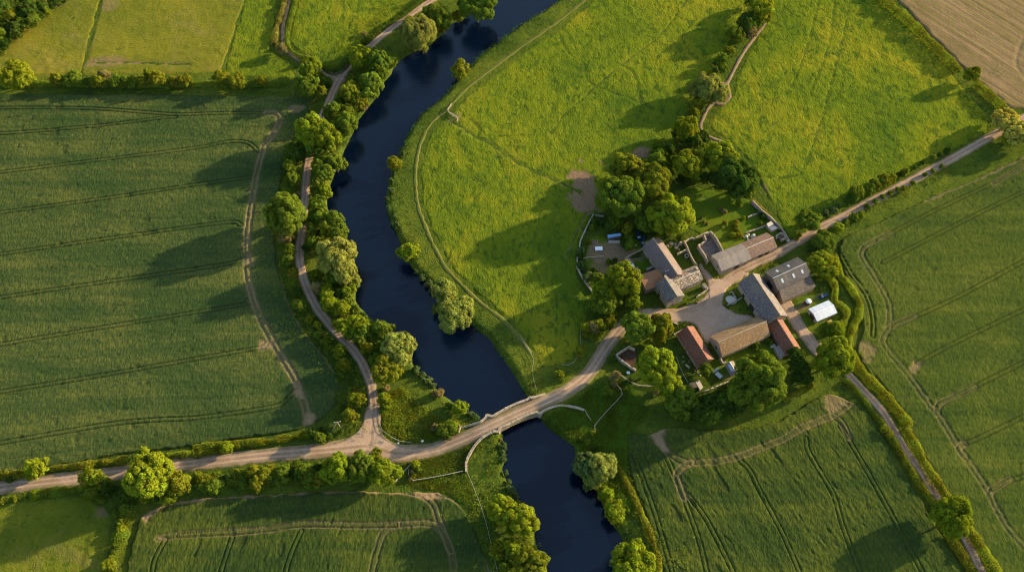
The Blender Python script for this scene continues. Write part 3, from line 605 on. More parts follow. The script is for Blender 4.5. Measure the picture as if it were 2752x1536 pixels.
# ---------------------------------------------------------------- trees, bushes and hedges
def unit(rng, n, up=-1.0):
    out = np.zeros((0, 3))
    while len(out) < n:
        v = rng.normal(size=(n * 2, 3)); v /= np.linalg.norm(v, axis=1)[:, None]
        out = np.vstack([out, v[v[:, 2] > up]])
    return out[:n]
def leaf_mesh(name, Cn, Nn, size, tint, rng, droop=False):
    n = len(Cn)
    N = Nn + rng.normal(size=(n, 3)) * 0.62
    N /= np.linalg.norm(N, axis=1)[:, None] + 1e-9
    A = rng.normal(size=(n, 3))
    if droop: A = np.array([0, 0, -1.0]) + A * 0.35
    A -= (A * N).sum(1)[:, None] * N; A /= np.linalg.norm(A, axis=1)[:, None] + 1e-9
    B = np.cross(N, A)
    s = (size * rng.uniform(0.65, 1.25, n))[:, None]
    a, b = A * s * (0.8 if droop else 0.6), B * s * (0.32 if droop else 0.42)
    V = np.stack([Cn - a, Cn + b * rng.uniform(0.7, 1.2, (n, 1)), Cn + a, Cn - b * rng.uniform(0.7, 1.2, (n, 1))], 1).reshape(-1, 3)
    return mkmesh(name, V, np.arange(4 * n).reshape(n, 4), {"tint": ('FACE', tint)})
def crown_mesh(R, kind, seed, leaf, flat_=0.86):
    rng = np.random.default_rng(seed)
    big = R > 6
    nm = (26 if R > 10 else 15 if big else 9) if R > 3 else 6
    if kind == 'w': nm = int(nm * 1.2)
    cz = 1.05 * R if R > 3 else 0.62 * R
    dirs = unit(rng, nm * 6, -0.35)
    keep = [dirs[0]]
    for d in dirs[1:]:
        if len(keep) < nm and min(np.linalg.norm(d - k) for k in keep) > (0.46 if R > 10 else 0.62 if big else 0.72): keep.append(d)
    keep = np.array(keep)
    mr = R * (rng.uniform(0.20, 0.42, len(keep)) if R > 10 else rng.uniform(0.30, 0.46, len(keep))) * (1.0 if big else 1.12)
    off = (R * rng.uniform(0.84, 1.12, len(keep)) - mr)
    mc = keep * off[:, None] * np.array([1, 1, flat_]) + rng.normal(size=(len(keep), 3)) * R * 0.05
    mc = np.vstack([mc, [[0, 0, 0.1 * R]]]); mr = np.r_[mr, R * 0.55]
    P, N, Tn = [], [], []
    for i in range(len(mc)):
        ns = {True: 20, False: 13}[big] if R > 3 else 9
        if i == len(mc) - 1: ns *= 3
        if kind == 'w': ns = int(ns * 1.3)
        sd = unit(rng, ns, -0.55)
        lt = rng.uniform(-0.12, 0.12)
        for d in sd:
            sr = mr[i] * rng.uniform(0.27, 0.46)
            c = mc[i] + d * (mr[i] - sr * 0.55)
            dd = np.linalg.norm(mc - c, axis=1)
            dd[i] = 1e9
            if (dd < mr * 0.72).any(): continue
            k = max(14, int(22 * sr * sr / (leaf * leaf)))
            u = unit(rng, k * 2)
            u = u[(u @ d) > -0.25][:k]
            stretch = np.array([1, 1, 1.5]) if kind == 'w' else np.array([1, 1, 1])
            P.append(c + u * sr * stretch * rng.uniform(0.82, 1.06, (len(u), 1))); N.append(u * 0.8 + d * 0.5 + np.array([0, 0, 0.12]))
            Tn.append(np.clip(0.5 + lt + rng.uniform(-0.14, 0.14) + rng.normal(size=len(u)) * 0.16, 0, 1))
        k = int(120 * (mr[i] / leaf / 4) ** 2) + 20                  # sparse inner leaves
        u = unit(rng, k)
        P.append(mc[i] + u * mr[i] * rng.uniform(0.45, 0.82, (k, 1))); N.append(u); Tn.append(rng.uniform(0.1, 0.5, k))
    P, N, Tn = np.vstack(P), np.vstack(N), np.concatenate(Tn)
    P[:, 2] += cz
    ok = P[:, 2] > (0.18 * R if R > 3 else 0.02)
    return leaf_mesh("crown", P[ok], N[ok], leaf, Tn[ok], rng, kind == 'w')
def trunk_mesh(R, seed):
    rng = random.Random(seed); b = MB()
    h = 1.0 * R; r = 0.05 * R
    b.tube((0, 0, -0.6), (0.02 * R, 0, h * 0.55), r * 1.25, r * 0.9, 8)
    b.tube((0.02 * R, 0, h * 0.55), (0, 0.03 * R, h * 1.15), r * 0.9, r * 0.4, 7)
    for k in range(6):
        a = k * 1.05 + rng.uniform(-0.3, 0.3); z = h * rng.uniform(0.42, 0.8)
        p = Vector((0.02 * R, 0, z)); q = p + Vector((math.cos(a) * 0.28 * R, math.sin(a) * 0.28 * R, 0.22 * R))
        b.tube(p, q, r * 0.55, r * 0.36, 6); b.tube(q, q + Vector((math.cos(a + 0.4) * 0.25 * R, math.sin(a + 0.4) * 0.25 * R, 0.22 * R)), r * 0.36, r * 0.12, 5)
    me = bpy.data.meshes.new("trunk"); me.from_pydata(b.v, [], b.f); me.update()
    return me
PROTO = {}
for kind in ('o', 'w'):
    PROTO[('X', kind)] = [(crown_mesh(12.0, kind, 400 + k, 0.60 if kind == 'o' else 0.66), trunk_mesh(12.0, k)) for k in range(3)]
    PROTO[('L', kind)] = [(crown_mesh(7.5, kind, 100 + k, 0.56 if kind == 'o' else 0.62), trunk_mesh(7.5, k)) for k in range(4)]
    PROTO[('M', kind)] = [(crown_mesh(4.5, kind, 200 + k, 0.46 if kind == 'o' else 0.52), trunk_mesh(4.5, k)) for k in range(4)]
PROTO[('S', 'o')] = [(crown_mesh(2.2, 'o', 300 + k, 0.36), None) for k in range(5)]
PROTO[('S', 'w')] = PROTO[('S', 'o')]
for k, v in PROTO.items():
    for a, b in v:
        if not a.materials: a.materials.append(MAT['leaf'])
        if b is not None and not b.materials: b.materials.append(MAT['bark'])
PR = {'X': 12.0, 'L': 7.5, 'M': 4.5, 'S': 2.2}
LOOK = {'o': ('mid-green leafy', (0.122, 0.170, 0.016)), 'y': ('bright yellow-green', (0.185, 0.225, 0.013)), 'w': ('pale billowy', (0.205, 0.222, 0.040)), 'd': ('dark green', (0.062, 0.102, 0.014)),
        't': ('tan-tinged flowering', (0.225, 0.180, 0.060)), 'c': ('grey-green', (0.10, 0.14, 0.04)), 'e': ('golden-olive', (0.170, 0.180, 0.013)), 'g': ('golden pale', (0.42, 0.37, 0.06))}
ORD = ('first second third fourth fifth sixth seventh eighth ninth tenth eleventh twelfth thirteenth fourteenth fifteenth sixteenth seventeenth eighteenth nineteenth twentieth twenty-first twenty-second '
       'twenty-third twenty-fourth twenty-fifth twenty-sixth twenty-seventh twenty-eighth twenty-ninth thirtieth').split()
PRNG = random.Random(11)
PLACED = []
def plant(u, v, rpx, kind, label, group, noun=None, hf=1.05):
    Rm = rpx / mscale(u, v)
    for _ in range(2): Rm = rpx / mscale(u, v) * 1.06
    cls = 'X' if Rm > 9.3 else 'L' if Rm > 5.6 else ('M' if Rm > 2.75 else 'S')
    R = PR[cls]; s = Rm / R
    pk = 'w' if kind == 'w' else 'o'
    lst = PROTO[(cls, pk)]
    cm, tm = lst[PRNG.randrange(len(lst))]
    hc = (1.05 if cls != 'S' else 0.62) * Rm * hf
    p = G1(u, v, hc)
    z = g0(p[0], p[1])
    if z < -1.3: z = -1.5
    col = LOOK[kind][1]
    j = PRNG.uniform(0.86, 1.14)
    col = (col[0] * j * PRNG.uniform(0.93, 1.07), col[1] * j, col[2] * j, 1)
    rz = PRNG.uniform(0, 6.283)
    sx, sy = s * PRNG.uniform(0.86, 1.08), s * PRNG.uniform(0.90, 1.12)
    nm = noun or ('bush' if cls == 'S' else ('willow_tree' if kind == 'w' else 'broadleaf_tree'))
    if cls == 'S':
        o = put(nm, cm, None, None, (p[0], p[1], z - 0.1), rz); o.scale = (sx, sy, s * hf); o.color = col
    else:
        o = empty(nm, (p[0], p[1], z - 0.1), rz)
        c = put("crown", cm, None, o); c.scale = (sx, sy, s * hf); c.color = col; c.rotation_euler = (PRNG.uniform(-.13, .13), PRNG.uniform(-.13, .13), 0)
        t = put("trunk", tm, None, o); t.scale = (s, s, s * hf)
    tag(o, label, {'bush': 'bush', 'willow_tree': 'tree', 'broadleaf_tree': 'tree'}.get(nm, nm), group)
    PLACED.append((p[0], p[1], Rm))
    return o
NOUN = {'bush': 'bush', 'willow_tree': 'willow', 'broadleaf_tree': 'tree'}
def row(c, r, spec, where, frm, group, hf=1.05):
    ent = [e.split(',') for e in spec.split()]
    for i, e in enumerate(ent):
        x, y, rad, k = float(e[0]), float(e[1]), float(e[2]), e[3]
        (u, v), = T(c, r, (x, y))
        o = plant(u, v, rad / 3.594, k, None, group, None, hf)
        nm = NOUN.get(o.name.split('.')[0], 'bush')
        o["label"] = f"{LOOK[k][0]} {nm}, {ORD[i]} from {frm} {where}" if len(ent) > 1 else f"{LOOK[k][0]} {nm} {where}"
# rows: the place is named, then the end the count starts from
row(0, 0, "20,100,110,d 130,60,90,d 95,160,92,e 250,30,80,d 300,100,92,d 210,150,75,d 150,270,78,d 330,190,70,o 410,60,72,d 440,112,50,y 240,240,66,o 520,25,60,d 30,240,72,d 20,335,78,o 130,350,62,d 55,425,56,d 610,8,40,d 170,205,70,d 390,150,46,d 15,500,42,o",
    "in the dark woodland corner", "its outer tip", "woodland trees in the pasture corner")
row(0, 0, "185,715,145,y", "standing alone at the outer end of the wheat field's top hedgerow", "", "trees by the wheat field's top hedge")
row(0, 0, "560,770,70,e 640,785,60,o 720,755,72,o 860,800,58,d 940,785,72,e 1015,735,66,t 1000,805,52,o 1130,780,66,o 1215,770,58,o 1295,790,58,o 1380,785,66,e 1440,710,58,y 1520,770,80,e 1600,820,50,o 1690,785,60,e 1780,780,68,e 2130,760,75,e 2290,775,82,e 2190,800,55,o 2500,780,40,e",
    "in the wheat field's top hedgerow", "the lone tree", "bushes in the wheat field's top hedgerow")
row(1, 0, "20,785,50,e 455,810,104,o 580,870,62,e 500,640,100,y 425,690,60,o 560,740,60,o 420,600,40,e 650,820,35,d", "at the fork by the wheat field corner", "the field", "trees at the upper lane fork")
row(1, 0, "200,480,58,t 455,548,26,t 165,455,30,e", "beside the narrow hedged track", "the bend", "flowering bushes by the hedged track")
row(1, 0, "2090,40,160,o 1960,40,60,o 1905,140,60,e 1710,180,118,o 1630,100,66,o 1740,260,60,e 1530,300,168,w 1560,440,60,w 1240,590,82,o 1130,580,112,o 970,540,112,y 1150,680,90,o 1090,720,70,o 900,750,52,o",
    "along the river lane above the fork", "the top", "trees between lane and river above the fork")
row(1, 0, "1010,330,34,t 1035,400,30,o", "on the meadow side of the river lane", "the top", "bushes on the meadow side of the lane")
row(1, 0, "1060,830,118,o 980,770,55,o 880,890,108,e 950,970,85,e 990,1010,55,t 770,950,62,o 850,1070,78,o 700,1080,98,o 800,1210,130,o 860,1110,55,d 500,1250,150,y 620,1340,152,y 440,1370,70,o 300,1420,60,o",
    "along the river lane below the fork", "the fork", "trees between lane and river below the fork")
row(1, 0, "1930,650,92,e", "leaning over the water beside the upper river path", "", "bushes on the meadow bank")
row(1, 1, "540,10,95,o 620,60,95,o 720,130,96,o 560,170,80,o 600,240,92,o 640,190,50,d 560,330,76,o 605,385,84,y 520,410,50,o 560,460,60,o",
    "riverside of the lane at the bend", "the top", "bank trees beside the river bend")
row(1, 1, "310,60,88,d 400,50,60,d 290,175,74,o 270,220,50,d 315,290,78,o 250,390,50,o 300,400,50,o 355,440,42,t",
    "wheat side of the lane's bend", "the top", "bushes on the wheat side of the lane")
row(1, 1, "275,620,185,o", "overhanging the lane beside the wheat field, big and rounded", "", "trees overhanging the lane")
row(1, 1, "560,560,92,o 520,640,66,o 590,660,92,o 490,750,66,o 440,690,50,d 700,710,100,o 650,790,88,e 750,800,95,o 800,820,42,o 580,810,45,d",
    "between the lane-overhanging tree and the huge willow", "the top", "bank trees above the big willow")
row(1, 1, "720,1040,170,w 800,1190,125,w 890,1265,70,w 600,960,80,y", "bulging over the water below the wide bend", "the top", "big willows by the water")
row(1, 1, "500,890,74,o 450,960,50,d 700,1210,86,o 600,1210,42,o 515,1220,46,y 650,1130,50,o 560,1330,62,t 650,1390,82,y 740,1310,50,o 860,1385,74,y 760,1400,60,d",
    "around the foot of the huge willow", "the top", "bushes around the big willow")
row(1, 1, "240,860,62,t 335,850,42,e 300,900,45,d 280,970,64,o 270,1080,60,o 300,1150,40,d 310,1210,60,e 310,1310,56,o 350,1400,50,d", "on the wheat verge below the overhanging tree", "the top", "verge bushes by the wheat field")
row(1, 1, "1300,130,76,e", "at the water's edge below the upper meadow path", "", "bushes on the meadow bank")
row(1, 1, "1430,975,100,y", "standing alone on the meadow bank inside the river bend", "", "bushes on the meadow bank")
row(1, 1, "1375,40,24,c 1290,240,34,c 1258,300,34,c 1260,400,36,c 1222,470,30,c 1240,560,34,c 1290,650,34,c 1315,730,36,c 1270,700,26,c 1560,1230,40,c 1630,1290,45,c 1660,1350,40,c 1500,1170,26,c",
    "along the meadow bank inside the bend", "the top", "waterside bushes on the meadow bank")
row(1, 1, "1785,1380,120,w", "beside the meadow path, upper of the pale pair at the water", "", "willows by the meadow path")
row(1, 2, "1905,145,158,w", "reaching into the river, lower of the pale pair by the meadow path", "", "willows by the meadow path")
row(1, 2, "1715,95,62,w", "squeezed beside the pale pair of willows at the water's edge", "", "willows by the meadow path")
row(1, 2, "370,60,62,o 405,115,48,o 480,205,54,e 545,265,46,y 570,350,54,o 640,420,54,o 600,440,40,d 690,480,40,o 760,500,60,y 745,560,50,e 820,655,72,e 760,640,36,o 900,890,55,e 930,970,90,e 900,1020,50,o 860,1150,78,e 850,780,45,d 800,1060,40,d",
    "on the wheat side above the lower fork", "the top", "verge bushes above the lower fork")
row(1, 2, "670,60,86,y 785,110,92,y 850,50,60,o 900,110,60,o 730,230,50,y 790,290,95,y 940,270,108,y 1000,350,96,o 900,380,70,o 850,370,50,d 1080,400,64,o 1170,310,102,o 990,180,55,d 1040,480,72,e 1130,440,62,o",
    "in the bank belt below the huge willow", "the top", "bank belt below the big willow")
row(1, 2, "1350,500,150,w", "with grey-green crown jutting towards midstream above the bridge", "", "grey-green willow")
row(1, 2, "1110,590,70,o 1200,700,150,e 1215,875,45,t 1205,970,70,y 1220,1050,50,y 1180,1080,40,o",
    "beside the lane opposite the jutting willow", "the top", "golden trees by the lane")
row(1, 2, "1500,690,45,c 1560,740,45,c 1620,790,48,c 1660,830,40,c 1700,930,52,t 1740,900,46,t 1830,1040,45,d 1930,1050,76,y 1890,1090,45,y 2030,1110,40,c 2090,1150,35,c",
    "along the bank just above the bridge", "the top", "bank bushes above the bridge")
row(1, 2, "1690,1255,52,t 1770,1290,72,o 1840,1260,70,o 1880,1220,52,e 1800,1340,55,d", "by the thin wall end near the bridge", "the lower fork", "bushes by the bridge approach")
row(1, 2, "570,1340,66,o 500,1310,56,d 600,1270,40,d 660,1340,50,d 780,1290,36,d", "around the timber pole near the lower fork", "the field", "bushes around the timber pole")
row(2, 2, "575,510,58,e 380,730,50,e 395,790,36,o", "along the bridge approach fence", "the farm", "bushes by the approach fence")
row(2, 2, "900,60,85,o 800,40,118,o 1080,40,86,y 860,140,65,o 850,220,62,e 760,250,68,e 700,280,62,t 640,270,58,e 620,350,42,e 680,370,40,o 740,350,40,e 900,230,40,d",
    "between the meadow and the farm entrance lane", "the farm", "belt where the lane enters the farm")
row(2, 2, "1145,270,140,o 1335,260,130,e 1230,450,54,y 1350,420,58,e", "of the split clump at the farm entrance", "the lane", "oak clump at the farm entrance")
row(2, 2, "1325,640,182,y", "with bright crown between the ruined pen and the long red shed", "", "bright tree by the ruined pen")
row(2, 2, "830,905,58,o 905,750,54,t 880,590,44,d 900,840,34,t 1060,790,30,d 1300,910,30,t", "around the pen at the lane bend", "the lower side", "bushes around the pen")
row(2, 2, "1470,840,115,y 1560,960,118,o 1480,1040,100,o 1550,1110,80,o 1420,1030,46,y 1650,1030,80,o 1740,1090,100,d 1820,1040,100,d 1830,1130,100,o 1920,1080,90,d 1950,980,110,d 2060,1060,100,d 2030,900,85,o 1900,960,70,d 2110,960,80,d",
    "in the dark belt below the garden plot", "the pen", "dark tree belt below the garden")
row(2, 2, "2320,840,262,o", "largest crown of all, spreading below the small red shed", "", "huge tree below the red shed")
row(2, 2, "2270,470,54,o 2400,420,40,o 1785,680,64,o 1960,600,22,d", "in the garden beside the stone-tiled barn", "the red lean-to", "garden bushes by the stone-tiled barn")
row(3, 2, "690,310,80,y 620,330,58,o 740,260,50,y", "beside the pale metal shed's lower corner", "the hedge", "bushes by the metal shed")
row(3, 2, "660,590,192,y", "with broad bright crown covering the back lane at the yard corner", "", "bright crown over the back lane")
row(3, 2, "320,560,85,d 380,680,88,d 300,660,80,d 420,780,62,d 350,800,70,d 450,850,45,e", "in the dark thicket by the back lane", "the red shed", "dark thicket by the back lane")
row(3, 1, "425,695,108,o", "with rounded half-shaded crown beside the farm lane outside the garden wall", "", "crown beside the farm lane", 0.8)
row(3, 1, "320,860,34,e 345,830,26,o 540,660,50,d 610,620,46,c 670,590,48,c 730,560,36,c 830,490,52,d 895,425,80,o 1010,390,58,o 1090,350,58,e 1060,320,40,d 1170,305,64,e 1225,290,54,e 1330,250,42,d 1365,220,50,e 1460,180,28,d 1540,130,30,d 1640,80,36,o 1700,60,28,d 1770,20,42,d",
    "on the meadow verge of the farm lane", "the farm", "verge bushes along the farm lane")
row(3, 1, "720,760,58,y 800,710,44,o 870,650,52,o 940,640,48,y 1010,560,36,o 1080,510,34,o 1150,460,34,o 1230,430,34,o 1300,390,34,o 1360,380,36,e 1440,330,28,o 1560,250,30,o 1640,210,28,o 1720,170,28,o",
    "on the crop verge of the farm lane", "the farm", "crop-side verge bushes of the farm lane")
row(3, 1, "590,890,110,o 500,960,60,d 575,1115,150,y", "between the grey barn and the winding hedge", "the farm lane", "trees behind the grey barn", 0.6)
row(3, 0, "2010,715,86,e", "growing in the long straight hedge of the stubble field", "", "trees of the stubble field hedge")
row(3, 0, "2330,1190,140,g 2460,1290,150,g 2360,1330,80,y", "in the golden clump by the far lane end", "the hedge", "golden crowns by the far lane", 0.75)
row(2, 0, "2310,90,125,y 2230,20,76,o 2380,170,50,y 2200,210,100,d 2270,210,60,o 2220,320,60,t 2150,310,55,d 2060,330,84,o 2080,400,45,o 2010,490,54,e 1940,570,62,o 1950,655,50,o 1890,610,40,d 1820,710,36,e 1870,690,34,d",
    "in the upper farm track hedgerow", "the top", "upper hedgerow of the farm track")
row(2, 0, "1800,840,112,w 1685,880,74,w 1910,890,96,w 1700,810,44,o 1840,930,66,w 1700,960,42,d", "in the pale clump at the track bulge", "the track", "willow clump at the track bulge")
row(2, 0, "1700,1000,54,e 1680,1080,54,e 1740,1040,34,d 1590,1230,115,y 1650,1270,66,y 1600,1350,60,d 1500,1290,50,d 1750,1310,64,d 1780,1280,40,e 1690,1390,74,o 1590,1420,50,d 1350,1405,64,o 1420,1430,45,o 1830,1400,50,o",
    "in the lower farm track hedgerow", "the pale clump", "lower hedgerow of the farm track")
row(2, 1, "1020,160,122,e 930,210,75,o 1090,240,75,d 1225,140,66,y 1310,130,100,o 1410,210,92,o 1280,60,55,o 1350,40,62,o 1440,20,62,d 1480,110,62,o", "in the dark copse above the slate barn", "the bare patch", "dark copse above the slate barn")
row(2, 1, "950,440,195,o", "with round cauliflower crown beside the bare dirt patch", "", "round oak by the bare patch")
row(2, 1, "1270,350,178,e", "with tall olive crown behind the round cauliflower oak", "", "tall olive crown in the copse")
row(2, 1, "1600,170,145,y 1645,290,72,o 1555,290,56,d 1720,220,40,d 1790,290,62,d", "in the copse edging the lawn", "the top", "copse beside the lawn")
row(2, 1, "1930,90,158,y", "with sunlit crown above the dark round tree at the lawn", "", "sunlit crown above the lawn")
row(2, 1, "2110,270,180,d 1910,280,110,d 2190,410,72,o 2085,420,70,d 2240,340,50,e 2100,520,42,o", "at the shaded upper corner of the lawn", "the top", "dark round crowns at the lawn corner")
row(2, 1, "1455,655,182,y", "with bright lobed crown at the lower corner of the lawn", "", "bright lobed crown by the lawn")
row(2, 1, "1195,710,108,o", "with small rounded crown behind the parked vans", "", "small trees behind the plot")
row(2, 1, "915,700,72,o 870,745,58,d 1030,760,64,e 1040,850,50,o 1050,915,64,o 1000,920,40,d 1150,790,40,d 1290,800,48,d", "around the blue-roofed shed", "the copse", "small trees behind the plot")
row(2, 1, "710,700,44,d 690,760,40,o 790,720,44,d 660,900,26,e 580,985,46,c 575,1040,40,d 575,1120,48,c 610,1160,36,c 650,1230,56,c 700,1180,42,o 850,1090,40,o 910,1080,36,d",
    "along the curved plot wall by the meadow", "the copse", "bushes along the curved plot wall")
row(2, 1, "985,1265,168,y 1080,1385,66,y 805,1390,122,y 740,1250,64,o", "in the clump beside the red-roofed house", "the plot", "bright clump by the red-roofed house")
row(2, 1, "1960,600,36,t 1930,580,22,t 1740,670,18,t 1770,700,18,t 1800,720,20,t 1975,715,36,e 2150,670,28,y 2110,540,36,o 2040,830,40,y 2065,740,28,e 2080,780,30,e 2090,830,34,e 2340,650,36,d 2290,620,24,c 2310,720,24,e 1450,830,24,t 1540,860,40,d",
    "in the walled garden and lawn", "the shaded side", "garden bushes on the lawn")
row(2, 2, "1690,40,20,t 1595,55,20,o", "in the front garden of the stone house", "the lane", "front garden shrubs")
row(0, 3, "370,430,112,y 310,505,60,y 170,490,46,e 50,490,46,e 100,540,40,d", "between field and the valley lane's outer end", "the sunlit tree", "trees on the lane's outer end")
row(0, 3, "880,550,114,y 870,670,88,o 1010,640,78,d 1050,570,46,e 1180,710,76,d 1120,640,40,d 990,740,42,o", "across the lane by the pasture corner", "the sunlit side", "trees by the pasture corner")
row(0, 3, "1430,550,205,y 1380,290,70,y 1560,440,100,y 1700,590,118,e 1630,720,72,y 1500,720,55,o 1400,730,62,y", "of the giant crowns over the valley lane", "the field side", "giant bright crowns over the lane")
row(0, 3, "1930,520,64,e 1960,560,44,e 2050,610,70,o 2020,520,42,e 2140,580,52,d 2210,530,50,d 2290,600,40,d 2310,470,50,e 2440,460,68,e 2480,560,76,e 2380,530,46,d 2500,630,44,o",
    "in the belt below the valley lane", "the giant crowns", "hedge belt below the valley lane")
row(0, 3, "2190,240,66,y 2250,210,30,y 1750,310,32,e 1920,260,34,e 1540,300,36,e 1000,380,34,e", "between wheat field and valley lane", "the lower fork", "bushes on the field side of the lane")
row(0, 3, "20,750,40,e 150,730,36,e 340,700,46,y 480,650,34,e 620,640,34,e", "in the low hedge above the corner pasture", "the outer end", "bushes of the corner pasture hedge")
row(0, 3, "1210,830,62,o 1130,870,46,o 1160,960,54,o 1160,1030,60,y 1110,1130,38,o 1140,1190,50,o 1100,1270,40,o 1040,1360,66,e 1080,1410,44,e 1270,800,48,d", "in the hedge between corner pasture and crop", "the lane", "hedge between pasture and crop")
row(1, 3, "30,500,76,e 100,420,42,e 225,475,72,o 240,550,50,o 130,540,50,d 330,450,50,d 425,460,78,o 470,520,74,o 380,520,56,d 560,520,62,e 560,420,56,d 540,600,40,e",
    "in the hedge belt towards the lower fork", "its middle", "hedge belt towards the lower fork")
row(1, 3, "735,435,142,y 650,420,62,o", "at the bright round crown facing the lower fork", "the lane", "bright crown below the lower fork")
row(1, 3, "970,440,132,o 880,420,50,d", "at the dark lobed crown facing the lower fork", "the lane", "dark crown below the lower fork")
row(1, 3, "1120,320,76,e 1185,490,132,y 1090,500,50,d", "in the golden clump by the gateway", "the lane", "golden crowns by the gateway")
row(1, 3, "1500,390,48,y 1520,450,38,o 1470,470,28,t 1480,510,30,e 1450,540,24,t", "inside the fenced corner by the gateway", "the lane", "bushes by the gateway")
row(1, 3, "2345,210,46,c 2340,280,36,c 2345,335,42,c 2320,150,22,t 2370,470,30,c 2400,560,36,c 2420,640,46,c 2470,700,36,c", "at the water's edge below the bridge", "the bridge", "waterside bushes below the bridge")
row(1, 3, "2345,840,140,y 2450,890,80,o 2440,1020,66,o 2300,1180,66,e 2400,1190,84,y 2270,1270,62,y 2380,1290,62,o 2450,1230,72,o 2500,1330,60,d 2350,1400,55,o",
    "along the fenced bank downstream", "the bridge", "fenced bank trees downstream")
row(2, 3, "5,940,158,y 100,1350,146,e 20,1240,56,o", "overhanging the water at the lower fenced bank", "the top", "overhanging trees of the lower bank")
row(2, 3, "625,420,130,c 780,430,150,w 690,520,110,w 650,605,54,c 860,370,66,w", "on the downstream crop bank", "the water side", "big willow on the crop bank")
row(2, 3, "830,680,78,y", "small and spiky, below the big crop-bank willow", "", "spiky bushes on the crop bank")
row(2, 3, "920,855,108,y", "spiky, second below the big crop-bank willow", "", "spiky bushes on the crop bank")
row(2, 3, "570,170,36,d 635,185,38,o 690,100,32,e 720,240,40,d 770,280,32,d", "on the bank just below the bridge", "the water", "small bank bushes by the bridge")
row(2, 3, "1110,1370,215,y 905,1350,60,c", "at the foot of the crop bank", "the hedge", "pale crown at the foot of the bank")
row(3, 3, "1855,905,172,y", "with round crown overhanging the back lane between two hedges", "", "round crown over the back lane")

def hedge(name, label, pts, w, h, col, seed, dens=7.0, leaf=0.40, lump=0.35, group='hedges and hedgerows', step=0.5):
    rng = np.random.default_rng(seed)
    p = resample(smooth(G(pts, h * 0.7), 6), step)
    d = np.gradient(p, axis=0); d /= np.linalg.norm(d, axis=1)[:, None] + 1e-9
    L = len(p) * step
    per = 3.0 * (w / 2 + h * 0.6)
    n = int(L * per * dens * 2.0)
    i = rng.integers(0, len(p), n); th = rng.uniform(-0.1, math.pi + 0.1, n)
    b = p[i] + d[i] * rng.uniform(-step, step, (n, 1))
    wv = 1 + lump * fbm(b[:, 0] * 0.22, b[:, 1] * 0.22, seed, 3) * 2; hv = 1 + lump * fbm(b[:, 0] * 0.3, b[:, 1] * 0.3, seed + 5, 3) * 1.6
    rr = np.sqrt(rng.uniform(0.55, 1.05, n))
    lat = np.cos(th) * w / 2 * wv * rr; zz = np.abs(np.sin(th)) ** 0.75 * h * hv * rr
    nrm2 = np.stack([-d[i][:, 1], d[i][:, 0]], 1)
    xy = b + nrm2 * lat[:, None]
    z = gz(xy[:, 0], xy[:, 1]) + zz
    N = np.stack([nrm2[:, 0] * np.cos(th), nrm2[:, 1] * np.cos(th), np.abs(np.sin(th)) * 0.9 + 0.15], 1)
    t = np.clip(0.5 + 0.5 * fbm(b[:, 0] * 0.35, b[:, 1] * 0.35, seed + 9, 2) + rng.normal(size=n) * 0.18, 0, 1)
    me = leaf_mesh(name, np.stack([xy[:, 0], xy[:, 1], z], 1), N, leaf, t, rng)
    o = put(name, me, MAT['leaf']); o.color = (*[c * 1.45 for c in col], 1)
    return tag(o, label, 'hedge', group)
GH = (0.085, 0.115, 0.011); YH = (0.150, 0.170, 0.012); DH = (0.048, 0.074, 0.010)
hedge('hedge', 'low hedgerow along the top edge of the large wheat field', T(0, 0, (-150, 800), (300, 800), (700, 800), (1100, 805), (1500, 810), (1900, 800), (2300, 805), (2516, 805)) + T(1, 0, (60, 800), (250, 795)), 3.6, 2.2, GH, 1)
hedge('hedge', 'flowering hedge on the pasture side of the narrow sunken track', T(1, 0, (250, -150), (235, 0), (205, 100), (170, 200), (145, 300), (130, 420)), 3.2, 2.4, (0.13, 0.115, 0.02), 2)
hedge('hedge', 'clipped hedge on the meadow side of the narrow sunken track', T(1, 0, (350, -150), (335, 0), (300, 130), (265, 260), (250, 360), (265, 440), (310, 500), (380, 540), (450, 560)), 2.6, 2.2, GH, 3, lump=0.2)
hedge('hedge', 'dark hedge round the meadow corner at the upper lane fork', T(1, 0, (600, 640), (660, 680), (730, 692), (800, 650), (850, 590), (880, 540)), 3.2, 2.0, DH, 4)
hedge('hedge', 'narrow hedge between the meadow and the upper river lane', T(1, 0, (980, 400), (1080, 340), (1200, 240), (1320, 175), (1420, 100), (1520, 20), (1640, -100)), 2.8, 2.2, DH, 5)
hedge('hedge', 'yellow-green hedge along the foot of the large wheat field', T(1, 2, (-650, 1440), (-400, 1412), (0, 1385), (250, 1345), (420, 1315), (520, 1300)), 3.0, 2.4, (0.13, 0.14, 0.010), 6)
hedge('hedge', 'olive hedge between the valley lane and the wheat field', T(0, 3, (-100, 510), (100, 500), (240, 480), (500, 430), (750, 405), (1000, 375), (1230, 350)), 3.4, 2.4, (0.12, 0.118, 0.010), 7, lump=0.5)
hedge('hedge', 'hedge from the giant bright crown to the lower fork', T(0, 3, (1480, 320), (1700, 300), (1900, 280), (2100, 260), (2300, 215), (2516, 190)), 3.0, 2.4, (0.115, 0.125, 0.010), 8, lump=0.5)
hedge('hedge', 'low hedge between the valley lane and the corner pasture', T(0, 3, (-150, 770), (50, 735), (250, 700), (450, 665), (700, 640), (780, 620)), 3.2, 1.8, GH, 9, lump=0.5)
hedge('hedge', 'ragged hedge between the corner pasture and the crop', T(0, 3, (1240, 780), (1190, 900), (1160, 1010), (1150, 1120), (1110, 1230), (1070, 1340), (1040, 1480)), 5.0, 2.6, GH, 10, lump=0.6)
hedge('hedge', 'dense mixed hedge belt under the valley lane', T(0, 3, (1850, 560), (2050, 570), (2250, 550), (2516, 530)) + T(1, 3, (200, 500), (450, 480), (620, 470)), 7.0, 2.4, GH, 11, 6.0, 0.45, 0.6)
